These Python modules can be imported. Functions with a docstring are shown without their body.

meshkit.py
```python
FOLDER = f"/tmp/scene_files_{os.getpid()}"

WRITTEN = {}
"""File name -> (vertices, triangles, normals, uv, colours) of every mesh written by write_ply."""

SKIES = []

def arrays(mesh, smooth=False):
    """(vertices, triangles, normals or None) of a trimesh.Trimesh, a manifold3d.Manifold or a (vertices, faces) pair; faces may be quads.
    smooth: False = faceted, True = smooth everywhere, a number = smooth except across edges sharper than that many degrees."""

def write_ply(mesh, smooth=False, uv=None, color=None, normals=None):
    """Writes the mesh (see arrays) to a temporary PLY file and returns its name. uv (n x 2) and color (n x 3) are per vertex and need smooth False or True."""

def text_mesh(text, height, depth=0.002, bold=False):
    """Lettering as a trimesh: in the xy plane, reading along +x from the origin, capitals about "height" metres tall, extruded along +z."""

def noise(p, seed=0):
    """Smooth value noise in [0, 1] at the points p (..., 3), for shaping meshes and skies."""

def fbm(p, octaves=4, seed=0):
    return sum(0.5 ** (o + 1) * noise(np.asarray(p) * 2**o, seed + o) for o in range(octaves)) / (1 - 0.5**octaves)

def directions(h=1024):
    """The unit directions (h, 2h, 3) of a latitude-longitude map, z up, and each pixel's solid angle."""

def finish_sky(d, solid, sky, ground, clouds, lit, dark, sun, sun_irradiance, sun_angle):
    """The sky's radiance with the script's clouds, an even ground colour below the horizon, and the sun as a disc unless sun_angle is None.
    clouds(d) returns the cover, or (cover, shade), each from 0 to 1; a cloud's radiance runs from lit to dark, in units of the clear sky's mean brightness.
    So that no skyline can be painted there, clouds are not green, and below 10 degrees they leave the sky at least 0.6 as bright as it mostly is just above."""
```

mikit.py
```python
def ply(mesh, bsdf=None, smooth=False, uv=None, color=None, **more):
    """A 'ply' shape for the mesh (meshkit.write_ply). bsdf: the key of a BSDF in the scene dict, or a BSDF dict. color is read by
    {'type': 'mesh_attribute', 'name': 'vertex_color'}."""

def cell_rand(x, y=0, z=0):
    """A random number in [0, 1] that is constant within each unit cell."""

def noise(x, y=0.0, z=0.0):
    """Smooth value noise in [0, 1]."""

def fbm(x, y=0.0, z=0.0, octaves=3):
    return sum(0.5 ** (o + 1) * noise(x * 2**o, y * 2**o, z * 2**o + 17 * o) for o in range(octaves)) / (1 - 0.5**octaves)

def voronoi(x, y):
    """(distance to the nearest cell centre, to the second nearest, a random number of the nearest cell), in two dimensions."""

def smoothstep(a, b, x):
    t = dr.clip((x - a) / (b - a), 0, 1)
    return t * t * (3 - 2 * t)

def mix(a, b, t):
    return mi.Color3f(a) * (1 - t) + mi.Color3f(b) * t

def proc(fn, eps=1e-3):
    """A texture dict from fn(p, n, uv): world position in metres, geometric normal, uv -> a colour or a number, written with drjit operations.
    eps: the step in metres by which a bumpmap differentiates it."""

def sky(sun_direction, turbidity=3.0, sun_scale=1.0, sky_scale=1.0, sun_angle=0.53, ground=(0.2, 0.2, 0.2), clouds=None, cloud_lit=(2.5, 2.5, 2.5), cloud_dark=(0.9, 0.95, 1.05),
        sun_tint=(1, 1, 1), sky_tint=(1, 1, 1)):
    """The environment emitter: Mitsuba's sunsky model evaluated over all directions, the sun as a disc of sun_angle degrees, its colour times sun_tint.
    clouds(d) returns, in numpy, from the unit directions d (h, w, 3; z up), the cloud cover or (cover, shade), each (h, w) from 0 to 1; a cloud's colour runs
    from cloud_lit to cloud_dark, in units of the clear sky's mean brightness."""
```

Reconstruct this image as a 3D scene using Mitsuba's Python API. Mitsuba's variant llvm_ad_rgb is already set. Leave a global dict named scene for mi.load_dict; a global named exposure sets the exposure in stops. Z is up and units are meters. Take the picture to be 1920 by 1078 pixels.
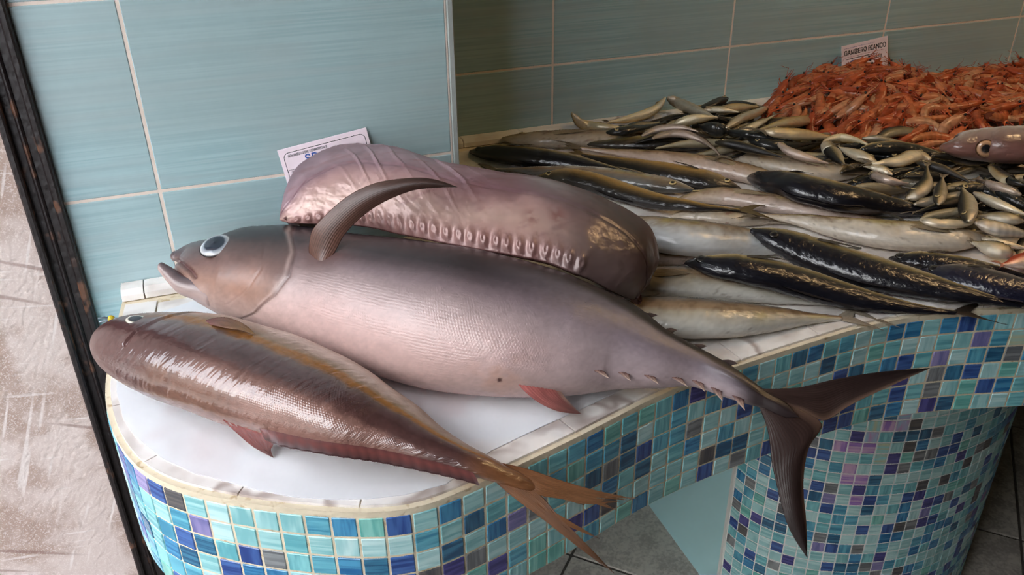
import json, math
import numpy as np, trimesh, drjit as dr, mitsuba as mi, mikit, meshkit
from scipy.interpolate import PchipInterpolator, CubicSpline
from shapely.geometry import Polygon, LineString
from mikit import proc, noise, fbm, smoothstep, cell_rand

T4 = mi.ScalarTransform4f
scene, labels = {}, {}

# ------------------------------------------------------------------ camera, sky, lamps, exposure
# x runs along the tiled wall to the right, y into the wall, z up; z = 0 is the marble counter top
CAM = [0.0, 0.0, 0.4477]
CAM_FWD, CAM_UP = [0.2992, 0.8261, -0.4776], [0.1752, 0.4445, 0.8785]
scene['camera'] = {'type': 'perspective', 'fov': 62.81, 'fov_axis': 'x', 'near_clip': 0.02, 'far_clip': 60.0,
                   'to_world': T4().look_at(origin=CAM, target=[CAM[i] + CAM_FWD[i] for i in range(3)], up=CAM_UP)}
exposure = 5.45
LAMP = 5.0
FLOOR = -0.8
scene['sky'] = mikit.sky([-0.7, -0.4, 0.6], turbidity=4.0, sun_scale=0.0, sky_scale=1.0, ground=(0.3, 0.29, 0.28),
                         clouds=lambda d: (np.full(d.shape[:2], 0.8), 0.15 * np.ones(d.shape[:2])),
                         cloud_lit=(1.6, 1.6, 1.65), cloud_dark=(0.9, 0.95, 1.0))


def srgb(r, g, b):
    v = np.array([r, g, b], float) / 255
    return np.where(v <= 0.04045, v / 12.92, ((v + 0.055) / 1.055) ** 2.4)


def mix(a, b, t):
    a, b = ([float(x) for x in c] if isinstance(c, np.ndarray) else c for c in (a, b))
    return mikit.mix(a, b, t)


def rgb(*c):
    return {'type': 'rgb', 'value': [float(x) for x in srgb(*c)]}


def principled(color, rough, spec=0.5, **k):
    return {'type': 'principled', 'base_color': color, 'roughness': rough, 'specular': spec, **k}


def mat(key, color, rough, spec=0.5, bump=None, scale=1.0, eps=1e-3, **k):
    b = principled(color, rough, spec, **k)
    if bump is not None:
        b = {'type': 'bumpmap', 'arbitrary': proc(bump, eps), 'scale': scale, 'bsdf': b}
    scene[key] = {'type': 'twosided', 'bsdf': b}
    return key


VC = {'type': 'mesh_attribute', 'name': 'vertex_color'}


def label(key, text=None, cat=None, group=None, kind=None):
    d = labels.setdefault(key, {})
    for k, v in (('label', text), ('category', cat), ('group', group), ('kind', kind)):
        if v:
            d[k] = v


def key_of(name):
    if name not in scene and not any(k.startswith(name + '__') for k in scene) and name not in labels:
        return name
    n = COUNT.get(name, 0) + 1
    COUNT[name] = n
    return f'{name}_{n:03d}'


COUNT = {}


def part_key(parent, name):
    k = f'{parent}__{name}'
    if k not in scene:
        return k
    n = COUNT.get(k, 0) + 1
    COUNT[k] = n
    return f'{k}_{n:03d}'


def put(key, mesh, bsdf, smooth=False, uv=None, color=None, **k):
    scene[key] = mikit.ply(mesh, bsdf, smooth, uv=uv, color=color, **k)
    return key


def col_all(mesh, c):
    return np.tile(np.asarray(c, float), (len(mesh[0]), 1))


# ------------------------------------------------------------------ mesh helpers
def grid_faces(nu, nv, flip=False):
    i, j = np.meshgrid(np.arange(nu - 1), np.arange(nv - 1), indexing='ij')
    a = (i * nv + j).ravel(); b = a + 1; c = a + nv + 1; d = a + nv
    f = np.vstack([np.stack([a, b, c], 1), np.stack([a, c, d], 1)])
    return f[:, ::-1] if flip else f


def bevel_box(lo, hi, bev=0.002, open_bottom=False):
    """A box with its four upright edges sharp and all edges of its +y... kept general: chamfered on every edge."""
    lo, hi = np.array(lo, float), np.array(hi, float)
    bev = min(bev, 0.45 * (hi - lo).min())
    pts = []
    for sx in (0, 1):
        for sy in (0, 1):
            for sz in (0, 1):
                c = np.where([sx, sy, sz], hi, lo)
                s = np.where([sx, sy, sz], -1, 1) * bev
                for k in range(3):
                    p = c + s
                    p[k] = c[k]
                    pts.append(p)
    return trimesh.convex.convex_hull(np.array(pts))


def tube(P, r, k=8, cap=True):
    P = np.asarray(P, float); n = len(P); r = np.broadcast_to(np.asarray(r, float), (n,))
    T = np.gradient(P, axis=0); T /= np.linalg.norm(T, axis=1, keepdims=True) + 1e-12
    ref = np.array([0, 0, 1.0]) if abs(T[0, 2]) < 0.9 else np.array([1.0, 0, 0])
    N = np.cross(T, ref); N /= np.linalg.norm(N, axis=1, keepdims=True) + 1e-12
    B = np.cross(T, N)
    th = np.linspace(0, 2 * np.pi, k, endpoint=False)
    V = (P[:, None] + r[:, None, None] * (np.cos(th)[None, :, None] * N[:, None] + np.sin(th)[None, :, None] * B[:, None])).reshape(-1, 3)
    f = []
    i, j = np.meshgrid(np.arange(n - 1), np.arange(k), indexing='ij')
    a = (i * k + j).ravel(); b = (i * k + (j + 1) % k).ravel()
    f = np.vstack([np.stack([a, b, b + k], 1), np.stack([a, b + k, a + k], 1)])
    if cap:
        V = np.vstack([V, P[0], P[-1]])
        j = np.arange(k)
        f = np.vstack([f, np.stack([(j + 1) % k, j, 0 * j + n * k], 1), np.stack([(n - 1) * k + j, (n - 1) * k + (j + 1) % k, 0 * j + n * k + 1], 1)])
    return V, f


def join(ms):
    vs, fs, o = [], [], 0
    for m in ms:
        v, f = (np.asarray(m.vertices), np.asarray(m.faces)) if hasattr(m, 'vertices') else m
        vs.append(v); fs.append(np.asarray(f) + o); o += len(v)
    return np.vstack(vs), np.vstack(fs)


def curve(P, n):
    P = np.asarray(P, float)
    if len(P) == 2:
        return P[0] + (P[1] - P[0]) * np.linspace(0, 1, n)[:, None]
    L = np.r_[0, np.cumsum(np.linalg.norm(np.diff(P, axis=0), axis=1))]
    L = L / L[-1] + np.arange(len(P)) * 1e-9
    return PchipInterpolator(L, P, axis=0)(np.linspace(0, 1, n))


def fin(lead, trail, thick=0.0012, nt=26, ns=18, rays=16, ripple=0.0004, ragged=0.0, seed=0, camber=0.0, curl=None):
    """A ruled fin: rays run from the root (t = 0) to the tip (t = 1); lead and trail are its two edges. Returns mesh, s, t per vertex."""
    rng = np.random.default_rng(seed)
    A, B = curve(lead, nt), curve(trail, nt)
    s = np.linspace(0, 1, ns)
    P = A[:, None] * (1 - s)[None, :, None] + B[:, None] * s[None, :, None]
    t = np.linspace(0, 1, nt)
    if ragged:
        cut = 1 - ragged * rng.random(ns) * np.sin(np.pi * np.clip(s, 0, 1)) ** 0.5
        root = P[:1]
        for k in range(ns):
            tt = t * cut[k]
            P[:, k] = np.stack([np.interp(tt, t, P[:, k, c]) for c in range(3)], 1)
    du, dv = np.gradient(P, axis=0), np.gradient(P, axis=1)
    N = np.cross(du, dv); N /= np.linalg.norm(N, axis=2, keepdims=True) + 1e-12
    m = N.mean((0, 1)); m /= np.linalg.norm(m) + 1e-12
    N = np.where(np.isfinite(N), N, m)
    N = N * 0.5 + m * 0.5
    w = (ripple * np.sin(2 * np.pi * rays * s))[None, :] * (1 - 0.5 * t)[:, None] + camber * np.sin(np.pi * s)[None, :] * np.sin(np.pi * t * 0.9)[:, None]
    P = P + N * w[..., None]
    th = thick * (1 - 0.75 * t)[:, None, None] * (0.35 + 0.65 * np.sin(np.pi * np.clip(s, 0.02, 0.98)))[None, :, None] / 2
    top, bot = (P + N * th).reshape(-1, 3), (P - N * th).reshape(-1, 3)
    n = nt * ns
    f = np.vstack([grid_faces(nt, ns), grid_faces(nt, ns, True) + n])
    idx = np.arange(n).reshape(nt, ns)
    rim = np.r_[idx[0, :], idx[1:, -1], idx[-1, -2::-1], idx[-2:0:-1, 0]]
    nx = np.roll(rim, -1)
    f = np.vstack([f, np.stack([rim, rim + n, nx + n], 1), np.stack([rim, nx + n, nx], 1)])
    ss, tt = np.tile(np.tile(s, nt), 2), np.tile(np.repeat(t, ns), 2)
    return (np.vstack([top, bot]), f), ss, tt


def fin_color(ss, tt, base, tip, rays=16, dark=0.35, edge=None, seed=0):
    c = np.asarray(base)[None] * (1 - tt[:, None]) + np.asarray(tip)[None] * tt[:, None]
    c = c * (1 - dark * (0.5 + 0.5 * np.cos(2 * np.pi * rays * ss)))[:, None]
    if edge is not None:
        e = np.clip((ss - 0.8) / 0.2, 0, 1)[:, None]
        c = c * (1 - e) + np.asarray(edge)[None] * e
    return np.clip(c * (0.85 + 0.3 * meshkit.noise(np.stack([ss * 9, tt * 5, 0 * ss + seed], 1))[:, None]), 0, 1)


def frames(Q, sgn):
    """Section frames along a fish lying on its side: dorsal direction (roughly level) and the direction of the upper flank."""
    T = np.gradient(Q[:, :3], axis=0)
    T /= np.linalg.norm(T, axis=1, keepdims=True)
    D = np.cross([0, 0, 1.0], T * [1, 1, 0]); D /= np.linalg.norm(D, axis=1, keepdims=True)
    D = D * np.where((D[:, 0] * 0.1752 + D[:, 1] * 0.4445)[:, None] < 0, -1, 1) * sgn
    N = np.cross(T * [1, 1, 0], D); N /= np.linalg.norm(N, axis=1, keepdims=True)
    N = N * np.sign(N[:, 2:3])
    c, s = np.cos(Q[:, 5])[:, None], np.sin(Q[:, 5])[:, None]
    return T, D * c + N * s, N * c - D * s


class Loft:
    """A fish body lofted through stations (x, y, z, half depth, half thickness, roll)."""

    def __init__(self, S, sgn, nu=60, nv=40, cap=6, snout=0.9, power=1.0, tail=0.7):
        S = np.asarray(S, float)
        L = np.r_[0, np.cumsum(np.linalg.norm(np.diff(S[:, :3], axis=0), axis=1))]
        self.length = L[-1]
        self.f = PchipInterpolator(L / L[-1], S, axis=0)
        self.sgn = sgn
        u = np.linspace(0, 1, nu)
        Q = self.f(u)
        T, D, N = frames(Q, sgn)
        a0, a1 = Q[0, 3], Q[-1, 3]
        w = np.linspace(0, 1, cap + 1)[:-1]
        head = np.repeat(Q[:1], cap, 0); head[:, :3] -= T[0] * (snout * a0) * (1 - w)[:, None]
        head[:, 3:5] *= np.sqrt(1 - (1 - w) ** 2)[:, None] + 1e-4
        w2, tail_len = np.linspace(0, 1, 4)[1:], tail
        tail = np.repeat(Q[-1:], 3, 0); tail[:, :3] += T[-1] * (tail_len * a1) * w2[:, None]
        tail[:, 3:5] *= np.sqrt(np.maximum(1 - w2 ** 2, 0))[:, None] + 1e-4
        self.Q = np.vstack([head, Q, tail])
        rep = lambda X: np.vstack([np.repeat(X[:1], cap, 0), X, np.repeat(X[-1:], 3, 0)])
        self.T, self.D, self.N = rep(T), rep(D), rep(N)
        self.u = np.r_[-(snout * a0) * (1 - w) / self.length, u, 1 + tail_len * a1 * w2 / self.length]
        self.phi = np.linspace(-np.pi, np.pi, nv + 1)
        ph = self.phi
        sx = np.sign(np.sin(ph)) * np.abs(np.sin(ph)) ** power
        self.X = self.Q[:, None, :3] + self.Q[:, None, 3:4] * sx[None, :, None] * self.D[:, None] + self.Q[:, None, 4:5] * np.cos(ph)[None, :, None] * self.N[:, None]
        self.U, self.PH = np.meshgrid(self.u, self.phi, indexing='ij')
        self.C = np.sin(self.PH)

    def normals(self):
        du, dv = np.gradient(self.X, axis=0), np.gradient(self.X, axis=1)
        n = np.cross(dv, du)
        n /= np.linalg.norm(n, axis=2, keepdims=True) + 1e-12
        out = ((self.X - self.Q[:, None, :3]) * n).sum(2).mean()
        return n * np.sign(out)

    def displace(self, d):
        self.X = self.X + self.normals() * d[..., None]

    def mesh(self):
        nu, nv = self.X.shape[:2]
        V = self.X.reshape(-1, 3)
        F = grid_faces(nu, nv)
        m = np.cross(V[F[:, 1]] - V[F[:, 0]], V[F[:, 2]] - V[F[:, 0]])
        cen = np.repeat(self.Q[:, None, :3], nv, 1).reshape(-1, 3)
        if ((V[F[:, 0]] - cen[F[:, 0]]) * m).sum() < 0:
            F = F[:, ::-1]
        return V, F

    def uv(self, su=1.0, sv=1.0):
        return np.stack([self.U.ravel() * su, (self.PH.ravel() / (2 * np.pi) + 0.5) * sv], 1)

    def at(self, u, phi, out=0.0):
        """A point on the skin, its outward normal, the body axis and the dorsal direction there."""
        q = self.f(np.clip(u, 0, 1))
        i = int(np.argmin(np.abs(self.u - u)))
        T, D, N = self.T[i], self.D[i], self.N[i]
        p = q[:3] + D * q[3] * math.sin(phi) + N * q[4] * math.cos(phi)
        n = D * math.sin(phi) / q[3] + N * math.cos(phi) / q[4]
        n /= np.linalg.norm(n)
        return p + n * out, n, T, D


def dome(p, n, up, rx, ry, h, rings=8, seg=24):
    """A lens-shaped cap on a surface (an eye). Returns mesh and the radius 0..1 per vertex."""
    n = n / np.linalg.norm(n)
    x = np.cross(up, n); x /= np.linalg.norm(x)
    y = np.cross(n, x)
    V, Rr = [p + n * h], [0.0]
    for i in range(1, rings + 1):
        r = i / rings
        for k in range(seg):
            a = 2 * np.pi * k / seg
            V.append(p + x * rx * r * math.cos(a) + y * ry * r * math.sin(a) + n * h * (math.sqrt(max(0, 1.04 - r * r)) - 0.2))
            Rr.append(r)
    f = [[0, 1 + k, 1 + (k + 1) % seg] for k in range(seg)]
    for i in range(rings - 1):
        a = 1 + i * seg
        for k in range(seg):
            b = (k + 1) % seg
            f += [[a + k, a + seg + k, a + seg + b], [a + k, a + seg + b, a + b]]
    # closed underneath
    V.append(p - n * h); Rr.append(1.0)
    a = 1 + (rings - 1) * seg
    f += [[a + (k + 1) % seg, a + k, len(V) - 1] for k in range(seg)]
    return (np.array(V), np.array(f)), np.array(Rr)


def ramp(x, stops):
    xs = [s[0] for s in stops]
    cs = np.array([s[1] for s in stops], float)
    return np.stack([np.interp(x, xs, cs[:, k]) for k in range(3)], -1)


def eye_color(r, iris, pupil, rp=0.5, rim=None):
    c = np.where((r < rp)[:, None], np.asarray(pupil)[None], np.asarray(iris)[None])
    if rim is not None:
        c = np.where((r > 0.86)[:, None], np.asarray(rim)[None], c)
    return c
# ------------------------------------------------------------------ materials of the setting
mat('grout_wall', rgb(214, 200, 188), 0.8, 0.2)


def tile_wall_color(p, n, uv):
    s = fbm(p.x * 8.0, p.z * 560.0, p.y * 8.0, 3)
    t = noise(p.x * 12.0, p.z * 130.0, 3.0)
    big = fbm(p.x * 5.0, p.z * 7.0, 7.0, 2)
    c = mix(srgb(148, 179, 184), srgb(163, 191, 195), smoothstep(0.3, 0.7, s))
    c = mix(c, srgb(166, 182, 185), 0.4 * smoothstep(0.5, 0.85, t))
    c = mix(c, srgb(158, 174, 174), 0.5 * smoothstep(0.4, 0.7, big))
    return c * 0.92


mat('wall_tile', proc(tile_wall_color), 0.3, 0.5, bump=lambda p, n, uv: fbm(p.x * 12.0, p.z * 420.0, p.y * 12.0, 2), scale=0.00006, eps=6e-4)


def stone_color(p, n, uv):
    a = fbm(p.x * 22.0, p.z * 22.0, 1.0, 4)
    g = fbm(p.x * 900.0, p.z * 900.0, 2.0, 2)
    scr = noise(p.x * 40.0 + p.z * 90.0, p.z * 9.0 - p.x * 3.0, 5.0)
    scr2 = noise(p.x * 160.0 - p.z * 60.0, p.z * 14.0, 9.0)
    c = mix(srgb(160, 138, 127), srgb(192, 177, 170), smoothstep(0.3, 0.65, a))
    c = mix(c, srgb(206, 195, 189), 0.6 * smoothstep(0.5, 0.8, g))
    c = mix(c, srgb(216, 208, 204), 0.55 * smoothstep(0.8, 0.93, scr2))
    scr3 = noise(p.x * 16.0 + 2.0, p.z * 210.0 + p.x * 30.0, 3.0)
    c = mix(c, srgb(214, 206, 202), 0.5 * smoothstep(0.86, 0.95, scr3))
    return mix(c, srgb(112, 78, 72), 0.5 * smoothstep(0.84, 0.97, scr))


mat('plaster', proc(stone_color), 0.75, 0.3, bump=lambda p, n, uv: fbm(p.x * 260.0, p.z * 260.0, 1.0, 3), scale=0.0012, eps=6e-4)


def rust_color(p, n, uv):
    a = fbm(p.x * 90.0, p.z * 60.0, p.y * 90.0, 3)
    return mix(srgb(26, 19, 19), srgb(92, 62, 46), smoothstep(0.62, 0.82, a))


mat('rusty_metal', proc(rust_color), 0.5, 0.5, bump=lambda p, n, uv: fbm(p.x * 200.0, p.z * 160.0, p.y * 200.0, 3), scale=0.0012, eps=6e-4)
mat('trim_white', rgb(206, 208, 204), 0.35, 0.5)
mat('trim_grey', rgb(150, 157, 155), 0.4, 0.5)


def floor_color(p, n, uv):
    a = fbm(p.x * 30.0, p.y * 30.0, 2.0, 4)
    b = fbm(p.x * 220.0, p.y * 220.0, 4.0, 2)
    return mix(srgb(152, 146, 140), srgb(182, 176, 168), smoothstep(0.3, 0.7, 0.5 * a + 0.5 * b))


mat('floor_tile', proc(floor_color), 0.4, 0.4)
mat('floor_grout', rgb(74, 70, 66), 0.85, 0.2)
mat('blue_paint', rgb(168, 208, 212), 0.45, 0.4)


def marble_color(p, n, uv):
    a = fbm(p.x * 26.0, p.y * 26.0, 1.0, 4)
    v = dr.abs(fbm(p.x * 14.0 + 4.0, p.y * 14.0, 6.0, 4) - 0.5)
    c = mix(srgb(222, 218, 214), srgb(198, 190, 184), smoothstep(0.4, 0.75, a))
    return mix(mix(srgb(168, 156, 150), c, smoothstep(0.0, 0.07, v)), c, smoothstep(0.35, 0.55, noise(p.x * 9.0, p.y * 9.0, 5.0)))


mat('marble', proc(marble_color), 0.25, 0.5)
mat('counter_grout', proc(lambda p, n, uv: mix(srgb(208, 196, 172), srgb(164, 138, 98), 0.8 * smoothstep(0.6, 0.85, fbm(p.x * 160.0, p.y * 160.0, p.z * 160.0, 3)))), 0.85, 0.2,
    bump=lambda p, n, uv: fbm(p.x * 400.0, p.y * 400.0, p.z * 400.0, 2), scale=0.0012, eps=5e-4)
mat('pier_grout', rgb(226, 226, 224), 0.8, 0.2)
mat('paper', proc(lambda p, n, uv: mix(srgb(216, 218, 221), srgb(200, 184, 184), 0.6 * smoothstep(0.55, 0.8, fbm(p.x * 13.0, p.y * 13.0, 1.0, 3)))), 0.45, 0.4,
    bump=lambda p, n, uv: fbm(p.x * 22.0, p.y * 22.0, 1.0, 3), scale=0.003)
mat('render_wall', rgb(168, 164, 156), 0.9, 0.2)
mat('shop_wall', rgb(66, 64, 60), 0.9, 0.2)

# glass mosaic: the palette row is floor(uv.y); odd rows have upright streaks
PAL = [((150, 196, 198), (188, 220, 220)), ((122, 180, 184), (164, 208, 208)), ((92, 162, 172), (132, 196, 200)), ((62, 132, 162), (104, 176, 194)),
       ((40, 100, 150), (76, 148, 186)), ((44, 66, 128), (70, 104, 164)), ((56, 54, 112), (86, 84, 148)), ((100, 104, 108), (136, 140, 142)),
       ((92, 166, 158), (136, 198, 188)), ((104, 104, 156), (146, 138, 182)), ((40, 82, 116), (64, 122, 152)), ((72, 74, 80), (100, 96, 94)),
       ((190, 150, 194), (160, 190, 212)), ((150, 112, 184), (200, 168, 198)), ((190, 198, 170), (144, 206, 212)), ((60, 120, 180), (166, 124, 188))]
LO = mi.Float(np.array([srgb(*a) for a, b in PAL for _ in (0, 1)]).astype(np.float32).ravel())
HI = mi.Float(np.array([srgb(*b) for a, b in PAL for _ in (0, 1)]).astype(np.float32).ravel())


def mosaic_color(p, n, uv):
    row = dr.clip(dr.floor(uv.y), 0, 2 * len(PAL) - 1)
    idx = mi.UInt32(row)
    odd = row - 2 * dr.floor(row * 0.5)
    c = cell_rand(row, 3.0, 1.0)
    along = dr.select(odd > 0.5, p.z, p.x + 0.7 * p.y)
    across = dr.select(odd > 0.5, p.x + 0.7 * p.y, p.z)
    s = fbm(across * 330.0 + c * 50.0, along * 34.0, row * 3.7, 3)
    s = smoothstep(0.28, 0.72, s)
    lo = mi.Color3f(dr.gather(mi.Float, LO, idx * 3), dr.gather(mi.Float, LO, idx * 3 + 1), dr.gather(mi.Float, LO, idx * 3 + 2))
    hi = mi.Color3f(dr.gather(mi.Float, HI, idx * 3), dr.gather(mi.Float, HI, idx * 3 + 1), dr.gather(mi.Float, HI, idx * 3 + 2))
    return lo * (1 - s) + hi * s


mat('mosaic_glass', proc(mosaic_color), 0.14, 0.55)

# ------------------------------------------------------------------ walls, floor, counter
YW, YB, XC = 0.9238, 1.2708, 0.2683          # pillar wall, recessed wall, the pillar's corner
Z0, TH, X0, TW = 0.1115, 0.2, -0.0673, 0.3368  # tile courses and joints
XR = 0.5365
XL = -0.163                                   # where the wall ends against the metal profile
TOPZ = 1.7

put('wall_left', join([bevel_box([XL - 0.002, YW + 0.0009, FLOOR - 0.1], [XC - 0.006, YB + 0.1, TOPZ], 0.001)]), 'grout_wall')
put('wall_back', bevel_box([XC - 0.05, YB + 0.0009, FLOOR - 0.1], [4.05, YB + 0.1, TOPZ], 0.001), 'grout_wall')
label('wall_left', 'projecting wall face of pale teal tiles behind the big fish', kind='structure')
label('wall_back', 'recessed dark teal tiled wall behind the small fish', kind='structure')


def wall_tiles(holder, xs, zs, y, gap=0.0034):
    for xa, xb in zip(xs[:-1], xs[1:]):
        for za, zb in zip(zs[:-1], zs[1:]):
            m = bevel_box([xa + gap / 2, y, za + gap / 2], [xb - gap / 2, y + 0.007, zb - gap / 2], 0.0008)
            put(part_key(holder, 'tile'), m, 'wall_tile')


wall_tiles('wall_left', [XL, X0, XC - 0.007], [FLOOR] + [Z0 + TH * k for k in range(-4, 9)], YW)
wall_tiles('wall_back', [XC] + [XR + TW * k for k in range(0, 9)], [FLOOR] + [Z0 + TH * k for k in range(-4, 9)], YB)
put('trim_1', bevel_box([XC - 0.0060, YW - 0.0015, FLOOR], [XC + 0.0010, YW + 0.012, TOPZ], 0.001), 'trim_grey')
label('trim_1', 'slim pale corner trim at the edge of the projecting tiled wall', kind='structure')
# tiles on the return of the projecting wall
for za, zb in zip([Z0 + TH * k for k in range(-1, 8)], [Z0 + TH * k for k in range(0, 9)]):
    put(part_key('wall_left', 'tile'), bevel_box([XC - 0.006, YW + 0.0125, za + 0.001], [XC + 0.001, YB - 0.001, zb - 0.001], 0.001), 'wall_tile')

put('wall_outside', bevel_box([-0.62, YW - 0.004, FLOOR - 0.1], [-0.188, YW + 0.12, TOPZ], 0.004), 'plaster')
label('wall_outside', 'scratched pinkish plaster wall left of the dark metal profile', kind='structure')
# dark metal door profile: two flanges, a channel and a bead, all upright
put('trim_2', bevel_box([-0.1935, YW - 0.008, FLOOR], [XL + 0.001, YW + 0.05, TOPZ], 0.0015), 'rusty_metal')
for xa, xb, yy in ((-0.1955, -0.1885, 0.018), (-0.1815, -0.1765, 0.0115), (-0.169, -0.1615, 0.013)):
    put(part_key('trim_2', 'flange'), bevel_box([xa, YW - yy, FLOOR], [xb, YW + 0.02, TOPZ], 0.0018), 'rusty_metal')
label('trim_2', 'dark rusty metal frame profile running up the left side', kind='structure')

put('floor', bevel_box([-2.5, -2.5, FLOOR - 0.1], [4.05, YB + 0.1, FLOOR - 0.003], 0.002), 'floor_grout')
label('floor', 'beige grey floor tiles laid diagonally below the counter', kind='structure')
S2 = math.sqrt(0.5)
ft = bevel_box([-0.1975, -0.1975, -0.008], [0.1975, 0.1975, 0.0], 0.0015)
ftile = mikit.ply(ft, 'floor_tile')
for i in range(-8, 12):
    for j in range(-8, 12):
        s_, d_ = 1.596 + 0.566 * (i + 0.5), 0.556 + 0.566 * (j + 0.5)
        x, y = (s_ + d_) / 2, (s_ - d_) / 2
        if -0.3 < x < 3.2 and -0.6 < y < YB + 0.2:
            scene[part_key('floor', 'tile')] = {**ftile, 'to_world': T4().translate([x, y, FLOOR]).rotate([0, 0, 1], 45)}

# counter outline (front edge from the wall at the rounded left end to the right)
FRONT = np.array([[-0.128, 0.921], [-0.134, 0.85], [-0.138, 0.78], [-0.1378, 0.7186], [-0.1256, 0.648], [-0.0974, 0.587], [-0.0507, 0.5427], [0.024, 0.4974], [0.0926, 0.4753], [0.1462, 0.4832],
                  [0.2504, 0.5105], [0.3421, 0.5368], [0.4367, 0.5512], [0.52, 0.5597], [0.606, 0.5645], [0.72, 0.5475], [0.766, 0.5345], [0.9, 0.5], [1.1, 0.46], [1.4, 0.43], [1.9, 0.42], [2.4, 0.42]])
tpar = np.r_[0, np.cumsum(np.linalg.norm(np.diff(FRONT, axis=0), axis=1))]
fs = CubicSpline(tpar, FRONT, axis=0)
tt_ = np.linspace(0, tpar[-1], 900)
EDGE = fs(tt_)
ARC = np.r_[0, np.cumsum(np.linalg.norm(np.diff(EDGE, axis=0), axis=1))]


def edge_at(s):
    p = np.array([np.interp(s, ARC, EDGE[:, 0]), np.interp(s, ARC, EDGE[:, 1])])
    q = np.array([np.interp(s + 1e-3, ARC, EDGE[:, 0]), np.interp(s + 1e-3, ARC, EDGE[:, 1])])
    t = (q - p) / np.linalg.norm(q - p)
    return p, t, np.array([t[1], -t[0]])          # outward normal


OUT = Polygon(np.vstack([EDGE, [[2.4, YB], [XC + 0.002, YB], [XC + 0.002, YW], [-0.128, YW]]])).buffer(0)


def slab(poly, z0, z1):
    m = trimesh.creation.extrude_polygon(poly, z1 - z0, engine='earcut')
    m.apply_translation([0, 0, z0])
    return m


P_ = 0.0208
APRON = 6 * P_ + 0.006
put('counter__body', slab(OUT.buffer(-0.0010), -APRON, -0.0012), 'counter_grout')
label('counter', 'curved fish counter with marble top and blue glass mosaic front edge', 'counter')
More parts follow.
